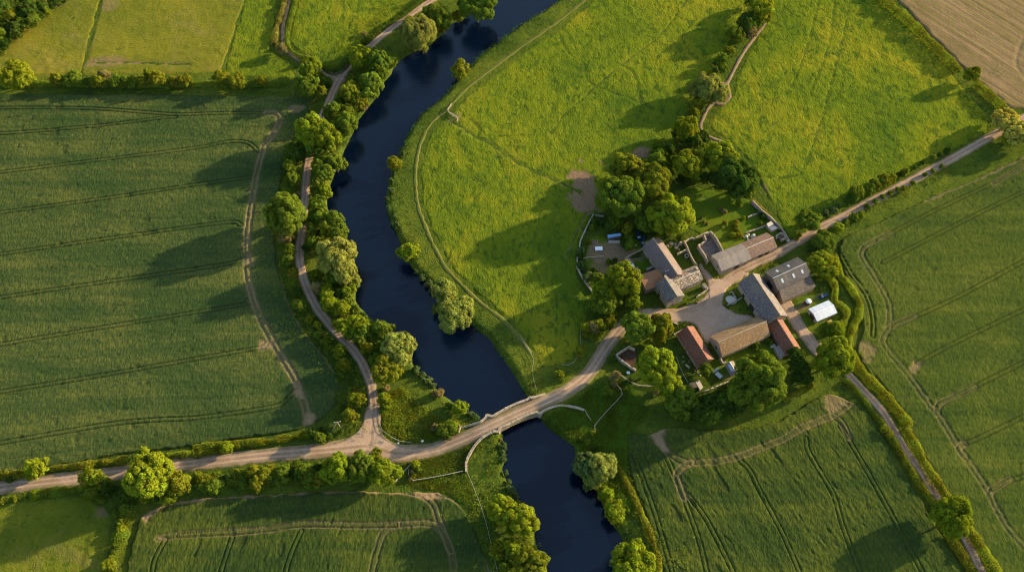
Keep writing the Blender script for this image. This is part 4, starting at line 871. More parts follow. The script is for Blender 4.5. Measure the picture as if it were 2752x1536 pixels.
hedge('hedge', 'long straight hedge between the meadow and the stubble field', T(3, 0, (1080, -120), (1190, 0), (1370, 150), (1560, 330), (1740, 500), (1900, 660)) , 4.4, 4.4, (0.125, 0.135, 0.011), 12, lump=0.25)
hedge('hedge', 'lower stretch of the straight hedge running to the golden crown', T(3, 0, (2070, 790), (2180, 890), (2300, 1000), (2390, 1080)), 4.4, 4.2, (0.125, 0.135, 0.011), 13, lump=0.25)
hedge('hedge', 'inner winding yellow hedge beside the pale metal shed', C(12, (480, 30), (700, 30), (850, 180), (910, 330), (900, 470), (900, 620), (930, 760), (1080, 810), (1180, 900), (1240, 1000), (1230, 1120), (1170, 1230), (1110, 1370), (900, 1370), (740, 1340)), 3.0, 2.6, YH, 14, lump=0.3)
hedge('hedge', 'outer winding yellow hedge against the wide crop field', F((2100, 640), (2112, 672)) + C(12, (1080, 0), (1180, 80), (1300, 250), (1420, 430), (1510, 600), (1580, 720), (1610, 830), (1590, 1000), (1590, 1150), (1500, 1250), (1450, 1350)) + T(3, 2, (830, 430), (850, 520), (890, 610)), 3.0, 2.8, YH, 15, lump=0.25)
hedge('hedge', 'long yellow-topped hedge between the back lane and the wide crop field', T(3, 2, (860, 560), (920, 650), (1010, 760), (1150, 890), (1260, 1030), (1400, 1200)) + T(3, 3, (1380, 30), (1500, 260), (1640, 500), (1760, 670), (1880, 830), (2000, 1030), (2120, 1210), (2280, 1460), (2350, 1570)), 4.4, 3.4, (0.14, 0.150, 0.011), 16, lump=0.25)
hedge('hedge', 'field-side hedge of the back lane towards the farm', T(3, 2, (800, 790), (880, 870), (960, 960), (1050, 1080), (1150, 1200), (1230, 1320), (1310, 1420)), 2.6, 2.0, GH, 17)
hedge('hedge', 'field-side hedge of the back lane above the round crown', T(3, 3, (1160, 30), (1260, 160), (1370, 340), (1480, 520), (1580, 660), (1690, 800)), 3.2, 2.4, (0.115, 0.122, 0.010), 18)
hedge('hedge', 'field-side hedge of the back lane below the round crown', T(3, 3, (1800, 1060), (1870, 1180), (1950, 1300), (2040, 1440), (2110, 1560)), 4.2, 2.6, (0.115, 0.122, 0.010), 19)
hedge('hedge', 'sunlit hedge following the crop bank downstream', T(2, 3, (930, 420), (1000, 530), (1060, 640), (1120, 770), (1180, 900), (1230, 1020), (1290, 1180), (1330, 1320), (1340, 1500)), 2.6, 2.0, (0.135, 0.135, 0.012), 20)
hedge('hedge', 'yellow hedge along the outside of the stone garden wall', C(3, (1650, -30), (1760, 60), (1880, 170), (1960, 250), (2060, 360)), 1.6, 1.6, (0.16, 0.125, 0.015), 21, lump=0.15)
hedge('hedge', 'short clipped garden hedge beside the flower bed', C(3, (1240, 440), (1290, 520), (1250, 590), (1300, 680), (1380, 800), (1400, 880)), 1.8, 1.5, (0.15, 0.13, 0.014), 22)
hedge('hedge', 'clipped green hedge beside the long red shed', C(8, (1150, 250), (1250, 210), (1350, 160), (1450, 110)), 2.2, 1.6, DH, 23, lump=0.12)
hedge('hedge', 'low hedge behind the slate farmhouse plot', C(2, (150, 430), (250, 400), (380, 370)), 1.8, 1.4, DH, 24)
hedge('hedge', 'scrubby hedge beside the lower farm track', T(2, 0, (1760, 980), (1700, 1100), (1650, 1180)), 2.6, 2.2, GH, 25)
hedge('hedge', 'lower yellow hedge beside the crop along the big tree belt', T(3, 2, (440, 850), (300, 920), (200, 990)), 2.2, 1.4, (0.13, 0.12, 0.012), 26)

def undergrowth(name, label, n, accept, size, col, seed, h=0.7, box=None):
    rng = np.random.default_rng(seed)
    x0, x1, y0, y1 = box or (-300, 320, -180, 260)
    x, y = rng.uniform(x0, x1, n), rng.uniform(y0, y1, n)
    a = accept(x, y) * (0.25 + 0.75 * sst(-0.25, 0.25, fbm(x * 0.08, y * 0.08, seed, 3)))
    ok = rng.uniform(0, 1, n) < a
    x, y = x[ok], y[ok]; k = 7
    hh = h * (0.4 + 1.2 * np.clip(0.5 + fbm(x * 0.15, y * 0.15, seed + 2, 2), 0, 1))
    X = np.repeat(x, k) + rng.normal(size=len(x) * k) * 0.42; Yv = np.repeat(y, k) + rng.normal(size=len(x) * k) * 0.42
    z = gz(X, Yv); r = R_OUT(X, Yv)
    Zv = np.maximum(z, -2.0) + np.repeat(hh, k) * rng.uniform(0.15, 1.0, len(X))
    N = rng.normal(size=(len(X), 3)) * 0.5 + np.array([0, 0, 0.9])
    t = np.clip(np.repeat(0.5 + 0.6 * fbm(x * 0.2, y * 0.2, seed + 4, 2), k) + rng.normal(size=len(X)) * 0.2, 0, 1)
    me = leaf_mesh(name, np.stack([X, Yv, Zv], 1), N, size, t, rng)
    o = put(name, me, MAT['leaf']); o.color = (*col, 1)
    return tag(o, label, 'undergrowth', None, 'stuff')
def acc_left(x, y):
    r = R_OUT(x, y); dn = D_NORTH(x, y); dv = D_VALLEY(x, y)
    lane = np.minimum(np.minimum(dn, dv), D_OTHER(x, y))
    return ((r > -0.3) & (r < 40) & (lane > 2.8) & (D_PATH(x, y) > 60) & (np.hypot(x - BC[0], y - BC[1]) > 12)) * sst(34, 4, np.minimum(r, dn * 1.3))
def acc_right(x, y):
    r = R_OUT(x, y)
    return ((r > -0.5) & (r < 12) & (D_PATH(x, y) > 1.9) & (D_PATH(x, y) < 40) & (D_VALLEY(x, y) > 5)) * sst(11, 2, r)
def acc_lane(x, y):
    d = np.minimum(D_NORTH(x, y), D_OTHER(x, y)); d = np.minimum(d, D_VALLEY(x, y) - 1.2)
    return ((d > 2.3) & (d < 6.5) & (R_OUT(x, y) > 0)) * 0.8
def acc_low(x, y):
    r = R_OUT(x, y)
    return ((r > -0.4) & (r < 16) & (y < BC[1] - 8)) * sst(16, 3, r)
undergrowth('undergrowth', 'rank green undergrowth covering the bank between the river and the lane', 110000, acc_left, 0.50, (0.135, 0.170, 0.014), 61, 1.9)
undergrowth('undergrowth', 'dark reedy growth fringing the meadow bank', 170000, acc_right, 0.46, (0.050, 0.098, 0.019), 62, 1.6)
undergrowth('undergrowth', 'long verge grass and weeds beside the lanes', 110000, acc_lane, 0.36, (0.110, 0.125, 0.014), 63, 0.6)
undergrowth('undergrowth', 'rank bank growth downstream of the bridge', 110000, acc_low, 0.45, (0.125, 0.150, 0.012), 64, 1.1)

# ---------------------------------------------------------------- farm buildings
def V3(px, z): return Vector(G1(px[0], px[1], z))
def gable(name, label, A, B, L, R, ze, roofm, wallm, cat, openings=(), zr=None, oh=0.35, chim=(), ridge=None, sky=(), gap=0.0):
    best = None
    for z in ([zr] if zr else np.arange(ze + 0.8, ze + 7.0, 0.05)):
        a, b = V3(A, z), V3(B, z); d = (b - a); d.z = 0; d.normalize(); n = Vector((-d.y, d.x, 0))
        wl, wr = (V3(L, ze) - a).dot(n), -(V3(R, ze) - a).dot(n)
        e = abs(wl - wr)
        if best is None or e < best[0]: best = (e, z, wl, wr, a, b, d)
    e, zr, wl, wr, a, b, d = best
    w = (wl + wr) / 2; ln = (b - a).length
    print("BUILDING", label[:40], "zr %.1f w %.1f %.1f len %.1f" % (zr, wl, wr, ln))
    mid = (a + b) / 2; rz = math.atan2(d.y, d.x); gzv = 0.0
    o = empty(name, (mid.x, mid.y, gzv), rz); tag(o, label, cat)
    h = ln / 2
    s = (zr - ze) / w
    wi = w - 0.04
    m = MB()
    prof = [(-wi, -0.5), (wi, -0.5), (wi, ze - 0.03), (0, zr - 0.06), (-wi, ze - 0.03)]
    i = len(m.v); m.v += [(-h + 0.05, y, z) for y, z in prof] + [(h - 0.05, y, z) for y, z in prof]
    m.f += [(4, 3, 2, 1, 0), (5, 6, 7, 8, 9)] + [(k, (k + 1) % 5, 5 + (k + 1) % 5, 5 + k) for k in range(5)]
    m.build("wall", wallm, o)
    m = MB(); ov = 0.3; th = 0.2
    NS = 10
    rr = random.Random(int(ln * 100))
    sag = [0.0 + rr.uniform(-0.07, 0.03) for _ in range(NS + 1)]
    for sg in (1, -1):
        for k in range(NS):
            x0, x1 = -h - ov + (ln + 2 * ov) * k / NS, -h - ov + (ln + 2 * ov) * (k + 1) / NS
            s0, s1 = sag[k], sag[k + 1]
            ye, zee = sg * (w + oh), ze - oh * s
            bq = [(x0, ye, zee + s0 * .5), (x1, ye, zee + s1 * .5), (x1, 0, zr + s1), (x0, 0, zr + s0)]
            m.hexa(bq if sg < 0 else bq[::-1], [(x, y, z + th) for x, y, z in (bq if sg < 0 else bq[::-1])])
    ro = m.build("roof", roofm, o)
    if ridge is not None:
        m = MB()
        for k in range(NS):
            x0, x1 = -h - ov + (ln + 2 * ov) * k / NS, -h - ov + (ln + 2 * ov) * (k + 1) / NS
            s0, s1 = sag[k] + zr + th, sag[k + 1] + zr + th
            m.hexa([(x0, -0.22, s0 - .2), (x1, -0.22, s1 - .2), (x1, 0.22, s1 - .2), (x0, 0.22, s0 - .2)], [(x0, -0.12, s0 + .1), (x1, -0.12, s1 + .1), (x1, 0.12, s1 + .1), (x0, 0.12, s0 + .1)])
        m.build("ridge_cap", ridge, ro)
    for side, t, ww, hh, z0, kind in openings:
        m = MB()
        if side in 'LR':
            sg = 1 if side == 'L' else -1; x = -h + t * ln; y = sg * wi
            m.box(x - ww / 2, x + ww / 2, min(y, y + sg * 0.03), max(y, y + sg * 0.03), z0, z0 + hh)
        else:
            sg = 1 if side == 'B' else -1; x = sg * (h - 0.05); y = -w + t * 2 * w
            m.box(min(x, x + sg * 0.03), max(x, x + sg * 0.03), y - ww / 2, y + ww / 2, z0, z0 + hh)
        q = m.build({'d': 'door', 'w': 'window', 'o': 'doorway'}[kind], MAT[{'d': 'darkwood', 'w': 'glass', 'o': 'dark'}[kind]], o)  # open doorways are thin dark panels; the shade inside is painted
        if kind == 'w':
            m = MB()
            if side in 'LR': m.box(x - ww / 2 - .1, x + ww / 2 + .1, min(y, y + sg * 0.14), max(y, y + sg * 0.14), z0 - 0.15, z0)
            else: m.box(min(x, x + sg * 0.14), max(x, x + sg * 0.14), y - ww / 2 - .1, y + ww / 2 + .1, z0 - 0.15, z0)
            m.build('sill', MAT['palestone'], q)
    for t, y, cw, cl, ch in chim:
        x = -h + t * ln
        m = MB(); m.box(x - cl / 2, x + cl / 2, y - cw / 2, y + cw / 2, zr - abs(y) * s - 1.2, zr + ch)
        m.box(x - cl / 2 - .1, x + cl / 2 + .1, y - cw / 2 - .1, y + cw / 2 + .1, zr + ch, zr + ch + .2)
        c = m.build('chimney', MAT['palestone'], ro)
    for t, u, sl, sw in sky:                 # t along, u from ridge to eave (signed: + L side)
        sg = 1 if u > 0 else -1; u = abs(u); x = -h + t * ln
        y0, y1 = sg * w * (u - sw / 2), sg * w * (u + sw / 2)
        z0, z1 = zr - abs(y0) * s + th, zr - abs(y1) * s + th
        m = MB(); bq = [(x - sl / 2, y0, z0 - .05), (x + sl / 2, y0, z0 - .05), (x + sl / 2, y1, z1 - .05), (x - sl / 2, y1, z1 - .05)]
        bq = bq if sg > 0 else bq[::-1]
        m.hexa(bq, [(a_, b_, c_ + .1) for a_, b_, c_ in bq]); m.build('skylight', MAT['paleglass'], ro)
    o['_w'] = w
    return o
def local(o, p):
    c, s = math.cos(-o.rotation_euler.z), math.sin(-o.rotation_euler.z)
    x, y = p[0] - o.location.x, p[1] - o.location.y
    return (x * c - y * s, x * s + y * c, p[2] - o.location.z)
def slabroof(o, px, zs, roofm, wallm, base=-0.4, th=0.16, name='lean_to', inset=0.25):
    P = [V3(p, z) for p, z in zip(px, zs)]
    P = [Vector(local(o, p)) for p in P]
    ar = sum(P[k].x * P[(k + 1) % 4].y - P[(k + 1) % 4].x * P[k].y for k in range(4))
    if ar < 0: P = P[::-1]
    m = MB(); m.hexa(P, [p + Vector((0, 0, th)) for p in P]); q = m.build(name, roofm, o)
    c = sum(P, Vector()) / 4
    W_ = [p + (c - p).normalized() * inset for p in P]
    m = MB(); m.hexa([(p.x, p.y, base) for p in W_], [(p.x, p.y, p.z - 0.02) for p in W_]); m.build('lean_to_wall', wallm, q)
    return q
def solo(name, label, cat, px, z=0.0):
    p = V3(px, z); return tag(empty(name, (p.x, p.y, 0.0)), label, cat)

b1 = gable('barn', 'long stone barn with smooth purple slate roof, bright on its sunny slope', C(2, (680, 0))[0], C(2, (1265, 865))[0], C(2, (832, -9))[0], C(2, (450, 215))[0], 4.2, MAT['slate'], MAT['stone'], 'barn',
           [('R', 0.25, 1.4, 2.2, 0, 'd'), ('R', 0.55, 1.0, 1.2, 1.4, 'w'), ('R', 0.75, 1.0, 1.2, 1.4, 'w'), ('A', 0.5, 2.4, 2.8, 0, 'o'), ('L', 0.4, 1.2, 2.1, 0, 'd')], ridge=MAT['stone'], sky=[(0.80, -0.42, 0.5, 0.09), (0.78, -0.62, 0.5, 0.09)])
b2 = gable('house', 'small house with orange clay tile roof beside the bright tree clump', C(2, (430, 1045))[0], C(2, (885, 885))[0], C(2, (375, 895))[0], C(2, (478, 1250))[0], 4.0, MAT['orangetile'], MAT['brickwall'], 'house',
           [('A', 0.5, 1.0, 1.3, 1.5, 'w'), ('R', 0.3, 1.0, 1.2, 1.5, 'w'), ('R', 0.65, 1.0, 2.1, 0, 'd')])
b3 = gable('house', 'tall stone farmhouse with speckled slate roof and sunlit gable', C(5, (965, 225))[0], C(5, (1255, 668))[0], C(5, (1425, 668))[0], C(5, (1040, 830))[0], 5.6, MAT['slate2'], MAT['palestone'], 'house',
           [('B', 0.3, 0.9, 1.2, 3.2, 'w'), ('B', 0.7, 0.9, 1.2, 3.2, 'w'), ('B', 0.72, 0.9, 1.2, 0.9, 'w'), ('B', 0.4, 1.0, 2.1, 0, 'd'), ('R', 0.3, 0.9, 1.2, 3.4, 'w'), ('R', 0.7, 0.9, 1.2, 3.4, 'w'), ('R', 0.35, 1.6, 2.3, 0, 'o')],
           ridge=MAT['palestone'], chim=[(0.03, 0.0, 0.8, 1.4, 1.0)])
b4 = gable('house', 'stone wing with mottled lichen-spotted slate roof joining the tall farmhouse', C(2, (1190, 1038))[0], C(2, (1785, 785))[0], C(2, (1700, 665))[0], C(2, (1865, 985))[0], 4.6, MAT['stonetile'], MAT['palestone'], 'house',
           [('R', 0.2, 0.9, 1.2, 2.6, 'w'), ('R', 0.5, 0.9, 1.2, 2.6, 'w'), ('R', 0.8, 0.9, 1.2, 2.6, 'w'), ('R', 0.35, 1.0, 2.0, 0, 'd'), ('B', 0.5, 0.8, 1.1, 2.8, 'w')], ridge=MAT['concrete'], chim=[(0.98, 1.6, 1.6, 0.9, 0.2)])
b7 = gable('barn', 'weathered grey-roofed barn with bare stone gable facing the yard', C(4, (800, 540))[0], C(4, (1500, 255))[0], C(4, (610, 440))[0], C(4, (870, 790))[0], 4.6, MAT['greysheet'], MAT['stone'], 'barn',
           [('A', 0.36, 0.9, 1.5, 2.6, 'o'), ('R', 0.57, 2.6, 3.0, 0, 'o'), ('R', 0.25, 1.0, 1.0, 2.0, 'w'), ('R', 0.85, 1.0, 2.1, 0, 'd')], ridge=MAT['stone'])
b7b = gable('barn', 'brown-tiled barn range with arched cart openings beside the farm lane', C(3, (1525, 1133))[0], C(3, (2130, 880))[0], C(3, (1970, 780))[0], C(3, (2190, 1125))[0], 4.0, MAT['browntile'], MAT['stone'], 'barn',
            [('R', 0.42, 2.4, 2.7, 0, 'o'), ('R', 0.66, 2.4, 2.7, 0, 'o'), ('R', 0.15, 1.0, 1.0, 1.8, 'w'), ('B', 0.5, 1.2, 2.2, 0, 'd')], ridge=MAT['concrete'])
b8 = gable('barn', 'big grey corrugated barn with pale skylights and a lower brown lean-to', C(6, (930, 525))[0], C(6, (1610, 215))[0], C(6, (750, 410))[0], C(6, (1030, 770))[0], 6.0, MAT['darksheet'], MAT['brickwall'], 'barn',
           [('A', 0.5, 3.6, 4.0, 0, 'o'), ('B', 0.5, 3.2, 3.6, 0, 'o')], ridge=MAT['metal'],
           sky=[(0.25, 0.55, 1.0, 0.28), (0.6, 0.55, 1.0, 0.28), (0.2, -0.5, 1.0, 0.34), (0.55, -0.52, 1.0, 0.34), (0.82, -0.5, 1.0, 0.3)])
slabroof(b8, C(6, (1045, 785), (1700, 465), (1825, 702), (1130, 1030)), (5.3, 5.3, 3.4, 3.4), MAT['rustsheet'], MAT['brickwall'])
b9 = gable('barn', 'long barn with dark blue slate roof and broad tan slope on its sunny side', C(6, (490, 430))[0], C(6, (1065, 1300))[0], C(6, (630, 430))[0], C(6, (220, 640))[0], 4.8, MAT['slate2'], MAT['stone'], 'barn',
           [('R', 0.22, 1.6, 2.4, 0, 'o'), ('R', 0.52, 3.6, 3.4, 0, 'o'), ('R', 0.8, 1.6, 2.4, 0, 'd'), ('B', 0.4, 1.0, 1.2, 2.6, 'w'), ('L', 0.5, 2.4, 2.8, 0, 'd')], ridge=MAT['darkwood'])
b10 = gable('shed', 'narrow red-tiled shed with blazing orange sunny slope below the blue slate barn', C(7, (1475, 455))[0], C(7, (1855, 1060))[0], C(7, (1580, 455))[0], C(7, (1280, 565))[0], 3.2, MAT['redtile'], MAT['brickwall'], 'shed',
            [('R', 0.3, 1.4, 2.0, 0, 'd'), ('B', 0.5, 1.4, 2.0, 0, 'd'), ('L', 0.6, 1.0, 0.9, 1.4, 'w')], ridge=MAT['darkwood'])
slabroof(b10, C(7, (1520, 1000), (1655, 1192), (1550, 1300), (1410, 1050)), (2.8, 2.8, 2.0, 2.0), MAT['greysheet'], MAT['brickwall'])
b11 = gable('barn', 'long stone barn with golden lichen-covered tile roof across the yard end', C(7, (250, 930))[0], C(7, (1245, 500))[0], C(7, (85, 820))[0], C(7, (330, 1220))[0], 4.0, MAT['goldtile'], MAT['stone'], 'barn',
            [('L', 0.35, 2.4, 2.6, 0, 'd'), ('L', 0.7, 1.0, 1.0, 1.6, 'w'), ('R', 0.3, 1.0, 1.0, 1.6, 'w'), ('R', 0.6, 1.2, 2.1, 0, 'd'), ('A', 0.5, 1.2, 1.4, 1.8, 'o')], ridge=MAT['palestone'])
b12 = gable('shed', 'long dark red-tiled shed at the yard mouth beside the split clump', C(8, (1445, 195))[0], C(8, (1830, 800))[0], C(8, (1560, 190))[0], C(8, (1285, 340))[0], 3.4, MAT['redtile'], MAT['palestone'], 'shed',
            [('R', 0.3, 1.0, 1.0, 1.3, 'w'), ('R', 0.6, 1.0, 1.0, 1.3, 'w'), ('R', 0.45, 1.0, 2.0, 0, 'd'), ('B', 0.5, 1.0, 1.2, 1.4, 'w')], ridge=MAT['redtile'])
b14 = gable('shed', 'pale bluish metal-roofed shed near the winding hedge', C(6, (1790, 1280))[0], C(6, (2195, 1105))[0], C(6, (1650, 1195))[0], C(6, (1840, 1438))[0], 3.2, MAT['whitesheet'], MAT['wood'], 'shed',
            [('A', 0.5, 3.0, 2.4, 0, 'o'), ('R', 0.3, 1.0, 2.0, 0, 'd')], oh=0.25, ridge=MAT['white'])
b15 = gable('shed', 'small garden shed with white streaked metal and brown roof by the cold frames', C(8, (2255, 862))[0], C(8, (2372, 1060))[0], C(8, (2318, 838))[0], C(8, (2180, 890))[0], 2.2, MAT['greysheet'], MAT['wood'], 'shed',
            [('A', 0.5, 0.9, 1.9, 0, 'd')], oh=0.2, ridge=MAT['white'], sky=[(0.45, -0.5, 3.4, 0.5)])

def outbuilding(name, label, px, z, roofm, wallm, cat='shed'):
    c = (sum(p[0] for p in px) / 4, sum(p[1] for p in px) / 4)
    p = V3(c, float(np.mean(z))); o = tag(empty(name, (p.x, p.y, 0)), label, cat)
    zs = z if isinstance(z, (list, tuple)) else (z,) * 4
    slabroof(o, px, zs, roofm, wallm, name='roof', inset=0.12)
    for ch in o.children:
        for g in ch.children: g.name = 'wall'
    return o
outbuilding('shed', 'small grey flat-roofed shed against the farmhouse plot wall', C(1, (1280, 1215), (1365, 1200), (1448, 1320), (1350, 1358)), 2.6, MAT['greysheet'], MAT['stone'])
outbuilding('shed', 'tiny white flat-roofed outhouse touching the bright tree clump', C(1, (1200, 1335), (1280, 1288), (1335, 1362), (1240, 1420)), 2.3, MAT['whitesheet'], MAT['palestone'])
outbuilding('shed', 'white flat-roofed outhouse below the grey flat-roofed shed', C(1, (1345, 1372), (1455, 1325), (1497, 1412), (1400, 1470)), 2.4, MAT['whitesheet'], MAT['palestone'])
outbuilding('shed', 'low grey roof strip running down beside the orange-roofed house', C(2, (245, 705), (295, 690), (392, 860), (345, 885)), 2.6, MAT['greysheet'], MAT['stone'])
outbuilding('shed', 'low flat stone-roofed store between slate barn and orange-roofed house', C(2, (505, 735), (640, 668), (668, 712), (535, 775)), 2.2, MAT['greysheet'], MAT['stone'])
outbuilding('shed', 'little stone hut with pale slab roof beside the yard lane', C(5, (1850, 400), (1915, 375), (2000, 462), (1935, 490)), 1.9, MAT['greysheet'], MAT['stone'])
outbuilding('shed', 'small brown shed at the bottom of the garden plot', C(8, (1478, 1252), (1595, 1228), (1645, 1330), (1525, 1352)), 2.0, MAT['rustsheet'], MAT['darkwood'])
outbuilding('shed', 'sandy flat-roofed shed next to the small brown garden shed', C(8, (1605, 1235), (1680, 1195), (1752, 1335), (1692, 1382)), 1.6, MAT['concrete'], MAT['wood'])
outbuilding('shed', 'tan flat-roofed store inside the corner of the garden wall', C(9, (225, 640), (360, 590), (455, 652), (310, 722)), 2.2, MAT['concrete'], MAT['stone'])
outbuilding('shed', 'tan-roofed lean-to above the flat store at the garden wall', C(9, (180, 548), (290, 490), (360, 570), (225, 632)), 2.6, MAT['concrete'], MAT['stone'])
o = outbuilding('shed', 'open-fronted shed with bright blue roof under the copse', C(1, (830, 640), (1140, 600), (1165, 655), (855, 715)), (2.8, 2.8, 2.5, 2.5), MAT['blue'], MAT['darkwood'])
m = MB(); m.box(-2.6, 2.6, -3.0, -1.5, 0.0, 0.9); m.build('bench', MAT['wood'], o)
o = outbuilding('chicken_coop', 'orange-brown timber hutch at the pale metal shed corner', C(12, (660, 1300), (760, 1235), (805, 1290), (715, 1350)), 1.2, MAT['orange'], MAT['orange'], 'hutch')

# ---------------------------------------------------------------- stone walls, ruins, fences
def wallrun(name, label, pts, h, w, mat, cat='wall', seed=1, parent=None, z0=None, closed=False, ht=None, step=0.7, jag=0.12):
    P = resample(G(pts, h * 0.9), step)
    if closed: P = np.vstack([P, P[:1]])
    d = np.gradient(P, axis=0); d /= np.linalg.norm(d, axis=1)[:, None] + 1e-9
    n = np.stack([-d[:, 1], d[:, 0]], 1)
    s = np.linspace(0, 1, len(P))
    H = h * (np.interp(s, [a for a, b in ht], [b for a, b in ht]) if ht else 1.0)
    rng = np.random.default_rng(seed)
    zb = gz(P[:, 0], P[:, 1]); zt = np.maximum(zb, flat(P[:, 0], P[:, 1])) + H + rng.uniform(-jag, jag, len(P))
    zb = zb - 0.3
    a, b = P + n * w / 2, P - n * w / 2
    V = np.vstack([np.c_[a, zb], np.c_[b, zb], np.c_[a, zt], np.c_[b, zt]]); k = len(P)
    Q = []
    for i in range(k - 1):
        Q += [(i, 2 * k + i, 2 * k + i + 1, i + 1), (k + i, k + i + 1, 3 * k + i + 1, 3 * k + i), (2 * k + i, 3 * k + i, 3 * k + i + 1, 2 * k + i + 1)]
    Q += [(0, k, 3 * k, 2 * k), (k - 1, 3 * k - 1, 4 * k - 1, 2 * k - 1)]
    me = bpy.data.meshes.new(name); me.from_pydata(V.tolist(), [], Q); me.update()
    o = put(name, me, mat, parent)
    return tag(o, label, cat) if parent is None else o
wallrun('stone_wall', 'tall straight stone garden wall between lawn and meadow', C(3, (1640, -10), (1880, 225)) + C(9, (90, 235), (300, 400), (520, 632)), 2.6, 0.55, MAT['palestone'], seed=1)
wallrun('stone_wall', 'low end of the garden wall running down to the farm lane', C(9, (520, 632), (620, 760), (720, 930)), 1.3, 0.5, MAT['palestone'], seed=2)
wallrun('stone_wall', 'low cross wall in the walled garden below the shrubs', C(3, (1490, 760), (1700, 690), (1960, 590)), 1.2, 0.5, MAT['stone'], seed=3)
wallrun('stone_wall', 'short pale cross wall at the upper garden end', C(3, (1530, 385), (1650, 330), (1850, 268)), 1.3, 0.5, MAT['palestone'], seed=4)
wallrun('stone_wall', 'wall running from the ruin to the garden strip behind the barns', C(3, (0, 985), (120, 900), (190, 880), (230, 905), (330, 850), (460, 785)), 1.7, 0.5, MAT['palestone'], seed=5)
wallrun('stone_wall', 'long garden wall beside the grassy path to the yard', C(2, (1425, 60), (1500, 190), (1560, 340), (1610, 450), (1680, 570), (1745, 650)), 2.0, 0.5, MAT['palestone'], seed=6)
wallrun('stone_wall', 'inner wall of the small pen behind the slate barn', C(2, (1265, 370), (1380, 315), (1490, 262), (1555, 345)), 1.8, 0.5, MAT['stone'], seed=7)
wallrun('stone_wall', 'curved boundary wall between plot and meadow', C(1, (500, 135), (400, 300), (320, 470), (240, 640), (180, 780), (160, 880)) + T(2, 1, (565, 960), (545, 1050), (540, 1130), (580, 1210), (640, 1300), (700, 1385)), 1.3, 0.6, MAT['stone'], seed=8)
wallrun('stone_wall', 'short grey wall at the top of the plot under the copse', C(1, (530, 160), (640, 178), (745, 182)), 1.2, 0.5, MAT['stone'], seed=9)
wallrun('stone_wall', 'straight pale wall joining the slate barn corner to the plot', C(1, (1250, 1205), (1400, 1120), (1560, 1035), (1700, 965)), 1.6, 0.5, MAT['palestone'], seed=10)
wallrun('stone_wall', 'low winding edge wall across the plot path', C(1, (225, 1210), (340, 1180), (520, 1165), (740, 1150)), 0.7, 0.4, MAT['palestone'], seed=11)
wallrun('stone_wall', 'curved front garden wall by the yard lane', C(5, (2000, 470), (1960, 530), (1860, 600), (1720, 690)), 1.1, 0.5, MAT['stone'], seed=12)
wallrun('stone_wall', 'wall with ruined end at the bottom of the garden plot', C(8, (1760, 1412), (1900, 1360), (2060, 1290), (2250, 1215), (2285, 1310)), 1.5, 0.5, MAT['palestone'], seed=13)
wallrun('stone_wall', 'short stone wall from the golden barn corner to the garden shed', C(8, (2070, 760), (2130, 880), (2180, 850)), 1.8, 0.6, MAT['palestone'], seed=14)
wallrun('stone_wall', 'low wall beside the round concrete pad', C(6, (-40, 1090), (120, 1020), (270, 930)), 1.0, 0.4, MAT['stone'], seed=15)
wallrun('stone_wall', 'low wall behind the round concrete pad', C(6, (0, 830), (60, 800), (90, 850), (150, 960)), 1.0, 0.4, MAT['palestone'], seed=16)
wallrun('stone_wall', 'short wall joining the long red shed to the split clump', C(8, (1200, 330), (1290, 285), (1440, 200)), 1.4, 0.4, MAT['stone'], seed=17)
wallrun('stone_wall', 'short earth-topped wall at the yard mouth', C(5, (1160, 1295), (1250, 1340), (1310, 1355)), 0.8, 0.6, MAT['stone'], seed=18)
# ruin: roofless walls round a rubble floor
def ruin(name, label, walls, floor, h, wallm, floorm, seed):
    c = G([(np.mean([p[0] for p in floor]), np.mean([p[1] for p in floor]))])[0]
    o = tag(empty(name, (c[0], c[1], 0)), label, 'ruin')
    for k, (w_, hh) in enumerate(walls):
        q = wallrun('wall', None, w_, hh, 0.6, wallm, seed=seed + k, parent=o, jag=0.25); q.location = (-c[0], -c[1], 0)
    fl = G(floor, 0.3); m = MB(); i = len(m.v)
    m.v += [(x - c[0], y - c[1], -0.2) for x, y in fl] + [(x - c[0], y - c[1], 0.32) for x, y in fl]; n = len(fl)
    m.f += [tuple(range(n, 2 * n))] + [(k, (k + 1) % n, n + (k + 1) % n, n + k) for k in range(n)]
    if sum(fl[k][0] * fl[(k + 1) % n][1] - fl[(k + 1) % n][0] * fl[k][1] for k in range(n)) < 0: m.f = [f[::-1] for f in m.f]
    m.build('floor', floorm, o)
    return o
ruin('roofless_ruin', 'roofless stone building with rusty rubble floor behind the grey-roofed barn',
     [(C(4, (330, 165), (430, 320), (480, 380), (570, 560)), 3.0), (C(3, (325, 1075), (420, 1010), (520, 945)), 2.6), (C(3, (520, 945), (490, 860), (470, 790), (560, 760), (640, 740)), 3.4), (C(3, (640, 740), (760, 880), (850, 1050), (935, 1195)), 3.4)],
     C(3, (350, 1090), (520, 960), (490, 820), (640, 770), (920, 1190), (600, 1400)), 3.0, MAT['palestone'], MAT['rubble'], 40)
ruin('roofless_pen', 'dark roofless pen with earth floor at the lane bend',
     [(C(8, (115, 720), (230, 640), (350, 562), (470, 612)), 2.6), (C(8, (118, 735), (210, 815), (300, 885)), 2.4), (C(8, (310, 885), (400, 960), (490, 1000)), 2.0)],
     C(8, (130, 725), (350, 580), (480, 620), (500, 760), (450, 950), (300, 880)), 2.4, MAT['stone'], MAT['earth'], 50)
ruin('roofless_ruin', 'small broken grey ruin below the flat store at the garden wall',
     [(C(9, (415, 830), (520, 770), (600, 800)), 1.6), (C(9, (600, 800), (650, 890), (530, 945)), 1.3), (C(9, (415, 830), (430, 900)), 1.2)], C(9, (430, 840), (560, 785), (640, 890), (500, 940)), 1.4, MAT['stone'], MAT['rubble'], 60)

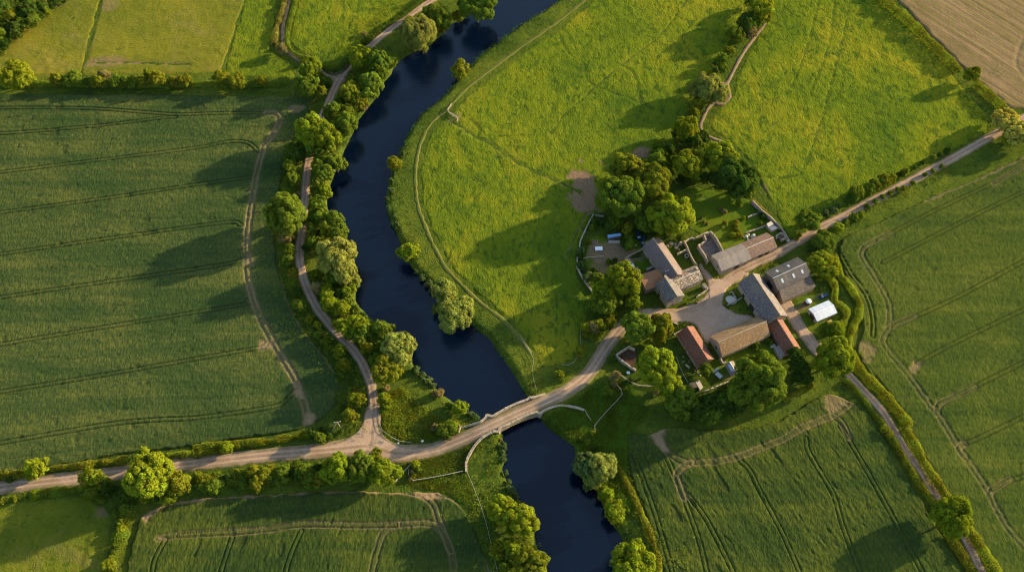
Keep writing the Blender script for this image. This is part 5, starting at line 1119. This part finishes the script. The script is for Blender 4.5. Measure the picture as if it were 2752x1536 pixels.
def fence(name, label, pts, h, mat, post=2.6, rails=(0.45, 0.95), pw=0.09, rw=0.05, cat='fence'):
    P = resample(G(pts, h * 0.7), post); c = P.mean(0)
    o = tag(empty(name, (c[0], c[1], 0)), label, cat)
    b = MB(); b.box(-pw, pw, -pw, pw, -0.4, h); pm = bpy.data.meshes.new('post'); pm.from_pydata(b.v, [], b.f); pm.update(); pm.materials.append(mat)
    Z = gz(P[:, 0], P[:, 1])
    for (x, y), z in list(zip(P, Z))[:95]: put('post', pm, None, o, (x - c[0], y - c[1], z))
    for r in rails:
        b = MB()
        for k in range(len(P) - 1):
            b.tube((P[k][0] - c[0], P[k][1] - c[1], Z[k] + h * r), (P[k + 1][0] - c[0], P[k + 1][1] - c[1], Z[k + 1] + h * r), rw, rw, 4)
        b.build('rail', mat, o)
    return o
fence('fence', 'white-grey rail fence from the meadow path gap towards the field drain', T(1, 0, (1845, 1005), (1800, 1070), (1910, 1138), (1900, 1172)), 1.5, MAT['palewood'], 2.0, (0.35, 0.65, 0.95), 0.14, 0.11)
fence('fence', 'thin pale fence curving round the grass triangle at the lower fork', C(11, (1240, 100), (1250, 220), (1285, 380), (1380, 460), (1530, 545), (1700, 565)), 1.1, MAT['palewood'], 2.2, (0.5, 0.95), 0.08, 0.07)
fence('fence', 'pale timber fence beside the field gateway', C(11, (1700, 870), (1600, 980), (1485, 1115)), 1.4, MAT['palewood'], 1.8, (0.4, 0.7, 0.97), 0.1, 0.1)
fence('fence', 'straight post and rail fence above the crop near the bridge', C(11, (1730, 1100), (1900, 1075), (2150, 1030), (2430, 970)), 1.2, MAT['palewood'], 2.0, (0.5, 0.95), 0.1, 0.08)
fence('fence', 'short fence closing the corner inside the gateway', C(11, (1670, 950), (1665, 1050), (1735, 1100)), 1.2, MAT['wood'], 1.8, (0.5, 0.95), 0.08, 0.07)
fence('fence', 'long fence running downstream between crop and bank', C(10, (200, 1380), (225, 1438)) + T(1, 3, (2000, 480), (2060, 620), (2130, 800), (2190, 1000), (2240, 1220), (2290, 1440), (2320, 1560)), 1.2, MAT['palewood'], 3.0, (0.5, 0.95), 0.09, 0.07)
fence('fence', 'fence down the grassy bank from the bridge wing wall', C(10, (2205, 370), (2240, 450), (2310, 550)), 1.2, MAT['palewood'], 1.8, (0.5, 0.95), 0.09, 0.07)
fence('fence', 'angled fence from the pen towards the lower crop track', T(2, 2, (930, 840), (992, 915), (920, 1000), (840, 1080), (760, 1170), (705, 1245), (715, 1290)), 1.2, MAT['palewood'], 2.6, (0.5, 0.95), 0.1, 0.08)
fence('fence', 'curving rail fence below the roofless pen', C(8, (190, 1090), (300, 1170), (440, 1260), (560, 1300), (740, 1300), (860, 1330), (960, 1390)), 1.2, MAT['wood'], 2.0, (0.35, 0.65, 0.95), 0.1, 0.09)
fence('fence', 'thin wire fence along the meadow above the bridge', T(2, 2, (0, 390), (60, 470), (115, 560), (125, 620), (108, 680), (120, 780), (150, 890)), 1.1, MAT['wood'], 2.6, (0.5, 0.95), 0.07, 0.045)
fence('fence', 'curved wire fence where the meadow meets the farm belt', T(2, 2, (600, 260), (570, 330), (580, 420), (560, 520), (535, 590), (490, 648), (400, 642)), 1.1, MAT['wood'], 2.6, (0.5, 0.95), 0.08, 0.05)
fence('fence', 'timber fence beside the garden beds of the long red shed', C(8, (1248, 750), (1300, 920), (1390, 1110), (1470, 1250)), 1.2, MAT['wood'], 1.6, (0.5, 0.95), 0.08, 0.07)
fence('fence', 'short rail fence at the cold frames', C(8, (2060, 995), (2175, 930)), 1.1, MAT['palewood'], 1.4, (0.5, 0.95), 0.09, 0.08)
fence('fence', 'slatted grey hurdle attached to the dark pen', C(8, (330, 900), (410, 965), (470, 1010)), 1.6, MAT['palewood'], 1.2, (0.3, 0.6, 0.95), 0.1, 0.09)

# ---------------------------------------------------------------- the stone bridge
def bridge():
    c = BC
    o = tag(empty('stone_bridge', (c[0], c[1], 0)), 'old stone bridge with pointed refuges carrying the lane over the river', 'bridge')
    zt = 3.25
    N_ = G(C(10, (112, 650), (230, 630), (345, 608), (455, 582), (505, 540), (545, 500), (548, 465), (600, 478), (650, 492), (770, 420), (900, 345), (1070, 270), (1235, 210), (1262, 195), (1277, 165), (1300, 178), (1335, 182), (1450, 135), (1560, 92), (1610, 55), (1650, 5)), 2.9)
    S_ = G(C(10, (205, 1400), (200, 1250), (240, 1140), (325, 1005), (400, 915), (470, 850), (580, 785), (690, 742), (755, 752), (772, 700), (800, 672), (900, 635), (1025, 570), (1150, 508), (1270, 455), (1385, 418), (1470, 442), (1490, 405), (1600, 352), (1690, 318), (1790, 290), (1960, 296), (2080, 316), (2200, 356)), 2.9)
    def face(pts, arch_a, arch_b, name, rows_, ramp0, ramp1):
        P = resample(pts, 0.6); k = len(P)
        d = np.gradient(P, axis=0); d /= np.linalg.norm(d, axis=1)[:, None] + 1e-9
        n = np.stack([-d[:, 1], d[:, 0]], 1); w = 0.8
        s = np.r_[0, np.cumsum(np.linalg.norm(np.diff(P, axis=0), axis=1))]
        f = s / s[-1]
        top = 1.15 + 2.1 * np.minimum(sst(0, ramp0, f), sst(0, ramp1, 1 - f)) + np.random.default_rng(5).uniform(-0.07, 0.07, k)
        # arch opening between the two refuges
        sa = s[np.argmin(np.hypot(*(P - arch_a).T))]; sb = s[np.argmin(np.hypot(*(P - arch_b).T))]
        t = np.clip((s - sa) / (sb - sa), 0, 1)
        ins = (s > sa) & (s < sb)
        bot = np.where(ins, -2.6 + 2.7 * np.sqrt(np.clip(1 - (2 * t - 1) ** 2, 0, 1)), -3.6)
        a, b = P + n * w / 2, P - n * w / 2
        V = np.vstack([np.c_[a, bot], np.c_[b, bot], np.c_[a, top], np.c_[b, top]]) - np.array([c[0], c[1], 0])
        Q = []
        for i in range(k - 1):
            Q += [(i, 2 * k + i, 2 * k + i + 1, i + 1), (k + i, k + i + 1, 3 * k + i + 1, 3 * k + i), (2 * k + i, 3 * k + i, 3 * k + i + 1, 2 * k + i + 1), (i, i + 1, k + i + 1, k + i)]
        Q += [(0, k, 3 * k, 2 * k), (k - 1, 3 * k - 1, 4 * k - 1, 2 * k - 1)]
        me = bpy.data.meshes.new(name); me.from_pydata(V.tolist(), [], Q); me.update()
        q = put(name, me, MAT['stone'], o)
        # coping stones along the top
        rg = random.Random(9); m = MB()
        for i in range(0, k - 1):
            e = d[i] * 0.28; g = n[i] * (w / 2 + 0.06); x, y = (P[i] + P[i + 1]) / 2 - c
            z0 = (top[i] + top[i + 1]) / 2 - 0.06; z1 = z0 + rg.uniform(0.16, 0.3)
            bq = [(x - e[0] - g[0], y - e[1] - g[1]), (x + e[0] - g[0], y + e[1] - g[1]), (x + e[0] + g[0], y + e[1] + g[1]), (x - e[0] + g[0], y - e[1] + g[1])]
            m.hexa([(u, v, z0) for u, v in bq], [(u, v, z1) for u, v in bq])
        m.build('coping', MAT['palestone'], q)
        return P, s, sa, sb
    aN, bN = G(C(10, (650, 492)), 0)[0], G(C(10, (1235, 215)), 0)[0]
    aS, bS = G(C(10, (800, 690)), 2.0)[0], G(C(10, (1455, 440)), 2.0)[0]
    face(N_, aN, bN, 'parapet', 0, 0.25, 0.2)
    face(S_, aS, bS, 'parapet', 0, 0.35, 0.35)
    # barrel of the arch between both faces, and the abutments that close its sides
    m = MB(); K_ = 16
    prev = None
    for j in range(K_ + 1):
        t = j / K_; z = -2.6 + 2.7 * math.sqrt(max(0, 1 - (2 * t - 1) ** 2))
        p = aN + (bN - aN) * t - c; q = aS + (bS - aS) * t - c
        if prev is not None:
            (p0, q0, z0) = prev
            m.hexa([(p0[0], p0[1], z0), (q0[0], q0[1], z0), (q[0], q[1], z), (p[0], p[1], z)], [(p0[0], p0[1], 2.0), (q0[0], q0[1], 2.0), (q[0], q[1], 2.0), (p[0], p[1], 2.0)])
        prev = (p, q, z)
    m.build('arch', MAT['brickwall'], o)
    for s_, e_ in (((aN, aS), -1), ((bN, bS), 1)):
        dv = (bN - aN) / np.linalg.norm(bN - aN) * e_ * 4.0
        q = [s_[0] - c, s_[1] - c, s_[1] - c + dv, s_[0] - c + dv]
        if e_ < 0: q = q[::-1]
        m = MB(); m.hexa([(x, y, -3.6) for x, y in q][::-1] if False else [(x, y, -3.6) for x, y in q], [(x, y, 1.95) for x, y in q]); m.build('abutment', MAT['stone'], o)
bridge()
wallrun('stone_wall', 'short pale wall stub turning down at the bridge approach', C(10, (95, 640), (110, 690), (80, 770)), 1.1, 0.4, MAT['palestone'], seed=70)

# ---------------------------------------------------------------- vehicles and small things of the farm
def car(name, label, px, to, L, Wd, H, mat, box_=False):
    p, q = V3(px, 0.6), V3(to, 0.6); d = q - p
    o = tag(empty(name, (p.x, p.y, 0.05), math.atan2(d.y, d.x)), label, 'van' if box_ else 'car')
    m = MB(); h = L / 2; w = Wd / 2
    m.hexa([(-h, -w, .35), (h, -w, .35), (h, w, .35), (-h, w, .35)], [(-h + .05, -w + .05, H * .58), (h - .15, -w + .08, H * .52), (h - .15, w - .08, H * .52), (-h + .05, w - .05, H * .58)])
    m.build('body', mat, o)
    m = MB(); x0, x1 = (-h + .1, h * .45) if box_ else (-h * .72, h * .3)
    m.hexa([(x0, -w + .08, H * .55), (x1 + .45, -w + .08, H * .53), (x1 + .45, w - .08, H * .53), (x0, w - .08, H * .55)], [(x0 + .2, -w + .2, H), (x1, -w + .2, H), (x1, w - .2, H), (x0 + .2, w - .2, H)])
    cb = m.build('cabin', mat, o)
    m = MB(); m.hexa([(x1 + .02, -w + .25, H * .97), (x1 + .02, w - .25, H * .97), (x1 + .44, w - .2, H * .58), (x1 + .44, -w + .2, H * .58)][::-1], [(x1 + .07, -w + .25, H * 1.0), (x1 + .07, w - .25, H * 1.0), (x1 + .49, w - .2, H * .6), (x1 + .49, -w + .2, H * .6)][::-1])
    m.build('windscreen', MAT['paleglass'], cb)
    for sx in (-.62, .62):
        for sy in (-1, 1):
            m = MB(); m.tube((h * sx, sy * (w - .1), .33), (h * sx, sy * (w + .06), .33), .33, .33, 12); m.build('wheel', MAT['rubber'], o)
    return o
car('parked_van', 'dark blue van parked under the copse, half in shade', C(1, (1580, 665))[0], C(1, (1590, 760))[0], 4.4, 1.9, 2.0, MAT['carblue'], True)
car('parked_van', 'dark blue van parked beside the slate barn gable', C(1, (1695, 800))[0], C(1, (1690, 900))[0], 5.0, 2.0, 2.1, MAT['carblue'], True)
car('parked_car', 'dark blue car parked by the winding hedge above the metal shed', C(6, (1995, 905))[0], C(6, (1900, 940))[0], 4.3, 1.8, 1.45, MAT['carblue'])
o = solo('covered_trailer', 'white-sheeted trailer standing in the dirt plot', 'trailer', C(1, (625, 970))[0], 0.8); o.rotation_euler.z = 0.05
m = MB(); m.hexa([(-1.8, -1.0, .6), (1.8, -1.0, .6), (1.8, 1.0, .6), (-1.8, 1.0, .6)], [(-1.7, -.9, 1.3), (1.7, -.95, 1.15), (1.65, .9, 1.35), (-1.7, .95, 1.25)]); m.build('cover', MAT['white'], o)
m = MB(); m.box(-1.75, 1.75, -.95, .95, .35, .58); m.tube((1.7, 0, .45), (2.8, 0, .4), .06); m.build('chassis', MAT['rubber'], o)
for sy in (-1, 1):
    m = MB(); m.tube((0, sy * 1.0, .32), (0, sy * 1.15, .32), .32, .32, 12); m.build('wheel', MAT['rubber'], o)
def tub(name, label, cat, px, r, h, mat, inner, sq=1.0, rz=0.0):
    o = solo(name, label, cat, px, h); o.rotation_euler.z = rz
    m = MB(); n = 14; c = [(math.cos(2 * math.pi * k / n), math.sin(2 * math.pi * k / n) * sq) for k in range(n)]
    m.v += [(x * r * .9, y * r * .9, -.1) for x, y in c] + [(x * r, y * r, h) for x, y in c] + [(x * r * .85, y * r * .85, h) for x, y in c] + [(x * r * .8, y * r * .8, h * .6) for x, y in c]
    for L_ in range(3): m.f += [(L_ * n + k, L_ * n + (k + 1) % n, (L_ + 1) * n + (k + 1) % n, (L_ + 1) * n + k) for k in range(n)]
    m.build('rim', mat, o)
    m = MB(); m.v += [(x * r * .81, y * r * .81, h * .62) for x, y in c]; m.f.append(tuple(range(n))); m.build('filling', inner, o)
tub('paddling_pool', 'faded red round tub in the dirt plot', 'tub', C(1, (560, 795))[0], 0.85, 0.4, MAT['pink'], MAT['pink'])
tub('water_trough', 'white oval trough beside the plot bushes', 'trough', C(1, (1505, 895))[0], 0.75, 0.5, MAT['white'], MAT['white'], 0.6, 0.6)
tub('stone_planter', 'round pale planter beside the faded red tub', 'planter', C(1, (480, 785))[0], 0.6, 0.5, MAT['concrete'], MAT['earth'])
tub('water_tank', 'round grey water tank inside the pen behind the slate barn', 'tank', C(2, (1490, 415))[0], 0.95, 1.3, MAT['metal'], MAT['dark'])
tub('concrete_pad', 'broad pale round concrete pad at the yard edge', 'pad', C(6, (40, 985))[0], 2.6, 0.45, MAT['concrete'], MAT['concrete'], 0.8, -0.4)
tub('water_butt', 'pale round butt leaning by the small red shed', 'butt', C(7, (1395, 1005))[0], 1.2, 1.1, MAT['concrete'], MAT['concrete'], 0.85)
tub('stone_planter', 'pale round planter, upper of three along the long red shed', 'planter', C(8, (1500, 832))[0], 0.6, 0.6, MAT['palestone'], MAT['earth'])
tub('stone_planter', 'pale round planter, lower one along the long red shed', 'planter', C(8, (1620, 1010))[0], 0.7, 0.6, MAT['palestone'], MAT['earth'])
o = solo('garden_table', 'pale oblong garden table on the grass below the long red shed', 'table', C(8, (1458, 935))[0], 0.7); o.rotation_euler.z = -0.75
m = MB(); m.box(-1.1, 1.1, -.5, .5, .68, .75); m.build('table_top', MAT['palewood'], o)
for a in (-.9, .9):
    for b in (-.38, .38):
        m = MB(); m.box(a - .05, a + .05, b - .05, b + .05, 0, .68); m.build('leg', MAT['palewood'], o)
o = solo('grain_silo', 'white-capped round tank casting a dark shadow in the dirt plot', 'tank', C(6, (1668, 1020))[0], 2.0)
m = MB(); m.tube((0, 0, -.2), (0, 0, 2.4), 1.25, 1.25, 18); m.build('drum', MAT['rustsheet'], o)
m = MB(); m.dome((0, 0), 1.32, 0.75, 18, 4, 2.4); m.build('cap', MAT['white'], o)
o = solo('cold_frame', 'long glazed cold frame on the garden plot', 'cold frame', C(8, (2045, 1105))[0], 0.4); o.rotation_euler.z = -0.82
m = MB(); m.box(-1.5, 1.5, -.95, .95, -.1, .55); m.build('frame', MAT['palewood'], o)
for k in range(3):
    m = MB(); x = -1 + k; m.hexa([(x - .44, -.9, .56), (x + .44, -.9, .56), (x + .44, .9, .66), (x - .44, .9, .66)], [(x - .44, -.9, .62), (x + .44, -.9, .62), (x + .44, .9, .72), (x - .44, .9, .72)]); m.build('lid', MAT['paleglass'], o)
o = solo('cloche_tunnel', 'low glass cloche row beside the cold frame', 'cloche', C(8, (1985, 1010))[0], 0.4); o.rotation_euler.z = 0.62
m = MB()
for k in range(7):
    x = -1.6 + k * .53
    for j in range(6):
        a, b = math.pi * j / 6, math.pi * (j + 1) / 6
        m.tube((x, math.cos(a) * .55, math.sin(a) * .7), (x, math.cos(b) * .55, math.sin(b) * .7), .06, .06, 5)
m.build('hoop', MAT['white'], o)
m = MB()
for j in range(6):
    a, b = math.pi * j / 6, math.pi * (j + 1) / 6
    m.face((-1.6, math.cos(a) * .52, math.sin(a) * .67), (1.6, math.cos(a) * .52, math.sin(a) * .67), (1.6, math.cos(b) * .52, math.sin(b) * .67), (-1.6, math.cos(b) * .52, math.sin(b) * .67))
m.build('cover', MAT['paleglass'], o)
o = solo('garden_table', 'small white table set inside the dark pen yard', 'table', C(8, (340, 1055))[0], 0.7)
m = MB(); m.box(-.7, .7, -.6, .6, .66, .74); m.build('table_top', MAT['white'], o)
for a in (-.55, .55):
    for b in (-.45, .45):
        m = MB(); m.box(a - .04, a + .04, b - .04, b + .04, 0, .66); m.build('leg', MAT['white'], o)
def stones(spec, label, group, mat):
    for k, (kk, x, y, r) in enumerate(spec):
        rg = random.Random(k + 5); m = MB(); n, L_ = 9, 4
        p = V3(C(kk, (x, y))[0], r * .4)
        for j in range(L_):
            t = (j / L_) * math.pi / 2
            m.v += [(r * math.cos(t) * math.cos(2 * math.pi * q / n) * rg.uniform(.75, 1.15), r * math.cos(t) * math.sin(2 * math.pi * q / n) * rg.uniform(.6, 1.0), -.1 + r * .8 * math.sin(t)) for q in range(n)]
        m.v.append((0, 0, r * .75))
        for j in range(L_ - 1): m.f += [(j * n + q, j * n + (q + 1) % n, (j + 1) * n + (q + 1) % n, (j + 1) * n + q) for q in range(n)]
        m.f += [((L_ - 1) * n + q, (L_ - 1) * n + (q + 1) % n, L_ * n) for q in range(n)]
        o = m.build('stone_block', mat, None, (p.x, p.y, g0(p.x, p.y)), rg.uniform(0, 6))
        tag(o, label, 'stone', group)
stones([(2, 1120, 105, 1.3), (2, 1340, 110, 1.4), (2, 1290, 160, .8), (2, 1240, 210, 1.2), (2, 1030, 160, .9), (2, 1220, 130, .7), (2, 1310, 265, .6)], 'grey dumped stone block in the heap beside the slate barn', 'stone heap beside the slate barn', MAT['palestone'])
stones([(3, 1490, 850, 1.3), (3, 1540, 815, .9), (3, 1660, 840, 1.7), (3, 1540, 935, 1.0)], 'pale boulder in the heap behind the brown-tiled barn', 'boulders behind the brown-tiled barn', MAT['concrete'])
stones([(8, 1380, 752, .5), (8, 1378, 845, .55), (8, 1650, 1055, .5), (8, 1695, 1105, .5), (8, 1740, 1060, .45)], 'small pale stone lying in the garden plot', 'stones in the garden plot', MAT['palestone'])
stones([(11, 1525, 572, .55), (11, 1860, 545, .7)], 'pale stone lying on the verge outside the thin fence', 'verge stones by the thin fence', MAT['white'])
stones([(9, 705, 935, 1.2)], 'yellowish stone block ending the low garden wall', 'wall end stone', MAT['concrete'])
# timber pole with a stay, standing by the lower fork
tp = G1(*T(1, 2, (740, 1195))[0], 8.5); q1 = G1(*T(1, 2, (685, 1290))[0], 0.2); q2 = G1(*T(1, 2, (790, 1278))[0], 0.2)
o = tag(empty('utility_pole', (q2[0], q2[1], 0)), 'pale timber utility pole with cross-arm and leaning stay near the lower fork', 'utility pole')
base = (q1 + q2) / 2
lp = lambda p: (p[0] - q2[0], p[1] - q2[1], p[2])
tp = np.array([base[0], base[1], 0]) + np.array([*(tp[:2] - base[:2]), 8.5])
m = MB(); m.tube(lp((q2[0], q2[1], -.6)), lp(tp), .2, .15, 8); m.build('pole', MAT['palewood'], o)
m = MB(); m.tube(lp((q1[0], q1[1], -.6)), lp(tp), .18, .14, 8); m.build('stay', MAT['palewood'], o)
m = MB(); m.tube(lp(tp + np.array([-1.5, -.25, -.5])), lp(tp + np.array([1.5, .35, -.5])), .14, .14, 6); m.build('cross_arm', MAT['palewood'], o)
for k in (-1.2, 0, 1.2):
    m = MB(); m.tube(lp(tp + np.array([k, k * .2, -.4])), lp(tp + np.array([k, k * .2, .0])), .1, .06, 6); m.build('insulator', MAT['white'], o)
o = solo('fence_post', 'lone pale post standing in the bare dirt patch of the meadow', 'post', T(2, 1, (588, 432))[0], 0.8)
m = MB(); m.tube((0, 0, -.4), (0, 0, 1.8), .22, .18, 8); m.build('shaft', MAT['palewood'], o)
o = solo('washing_line', 'tall thin washing pole standing at the lawn edge', 'washing pole', C(3, (125, 735))[0], 0)
m = MB(); m.tube((0, 0, -.4), (0, 0, 3.4), .1, .08, 8); m.tube((-.6, 0, 3.2), (.6, 0, 3.2), .06, .06, 6); m.build('mast', MAT['palewood'], o)

def acc_poly(*polys):
    pg = [G(F(*p)) for p in polys]
    return lambda x, y: (np.maximum.reduce([sdpoly(x, y, q) for q in pg]) > 0) * (np.minimum(np.minimum(D_VALLEY(x, y) - 1.4, D_NORTH(x, y)), D_OTHER(x, y)) > 2.2) * (R_OUT(x, y) > 0) * 1.0
undergrowth('undergrowth', 'lush bright rough grass filling the triangle between lane and river', 52000, acc_poly(((962, 1000), (1010, 975), (1060, 1010), (1110, 1055), (1175, 1070), (1110, 1105), (1020, 1108), (966, 1080))), 0.42, (0.165, 0.185, 0.013), 65, 0.6, (-100, 10, -100, -20))
undergrowth('undergrowth', 'deep green rough grass on the farm-side bank below the bridge', 110000, acc_poly(((1365, 1062), (1440, 1010), (1520, 960), (1580, 960), (1640, 1040), (1585, 1085), (1575, 1200), (1600, 1290), (1560, 1290), (1450, 1115))), 0.40, (0.095, 0.150, 0.014), 66, 0.6, (0, 110, -150, -20))
undergrowth('undergrowth', 'rough tussocky grass in the fenced corner beside the bridge approach', 40000, acc_poly(((1020, 1165), (1100, 1150), (1180, 1115), (1175, 1180), (1030, 1205)), ((1000, 1215), (1170, 1190), (1200, 1290), (1130, 1240))), 0.40, (0.115, 0.140, 0.013), 67, 0.5, (-80, 10, -130, -60))
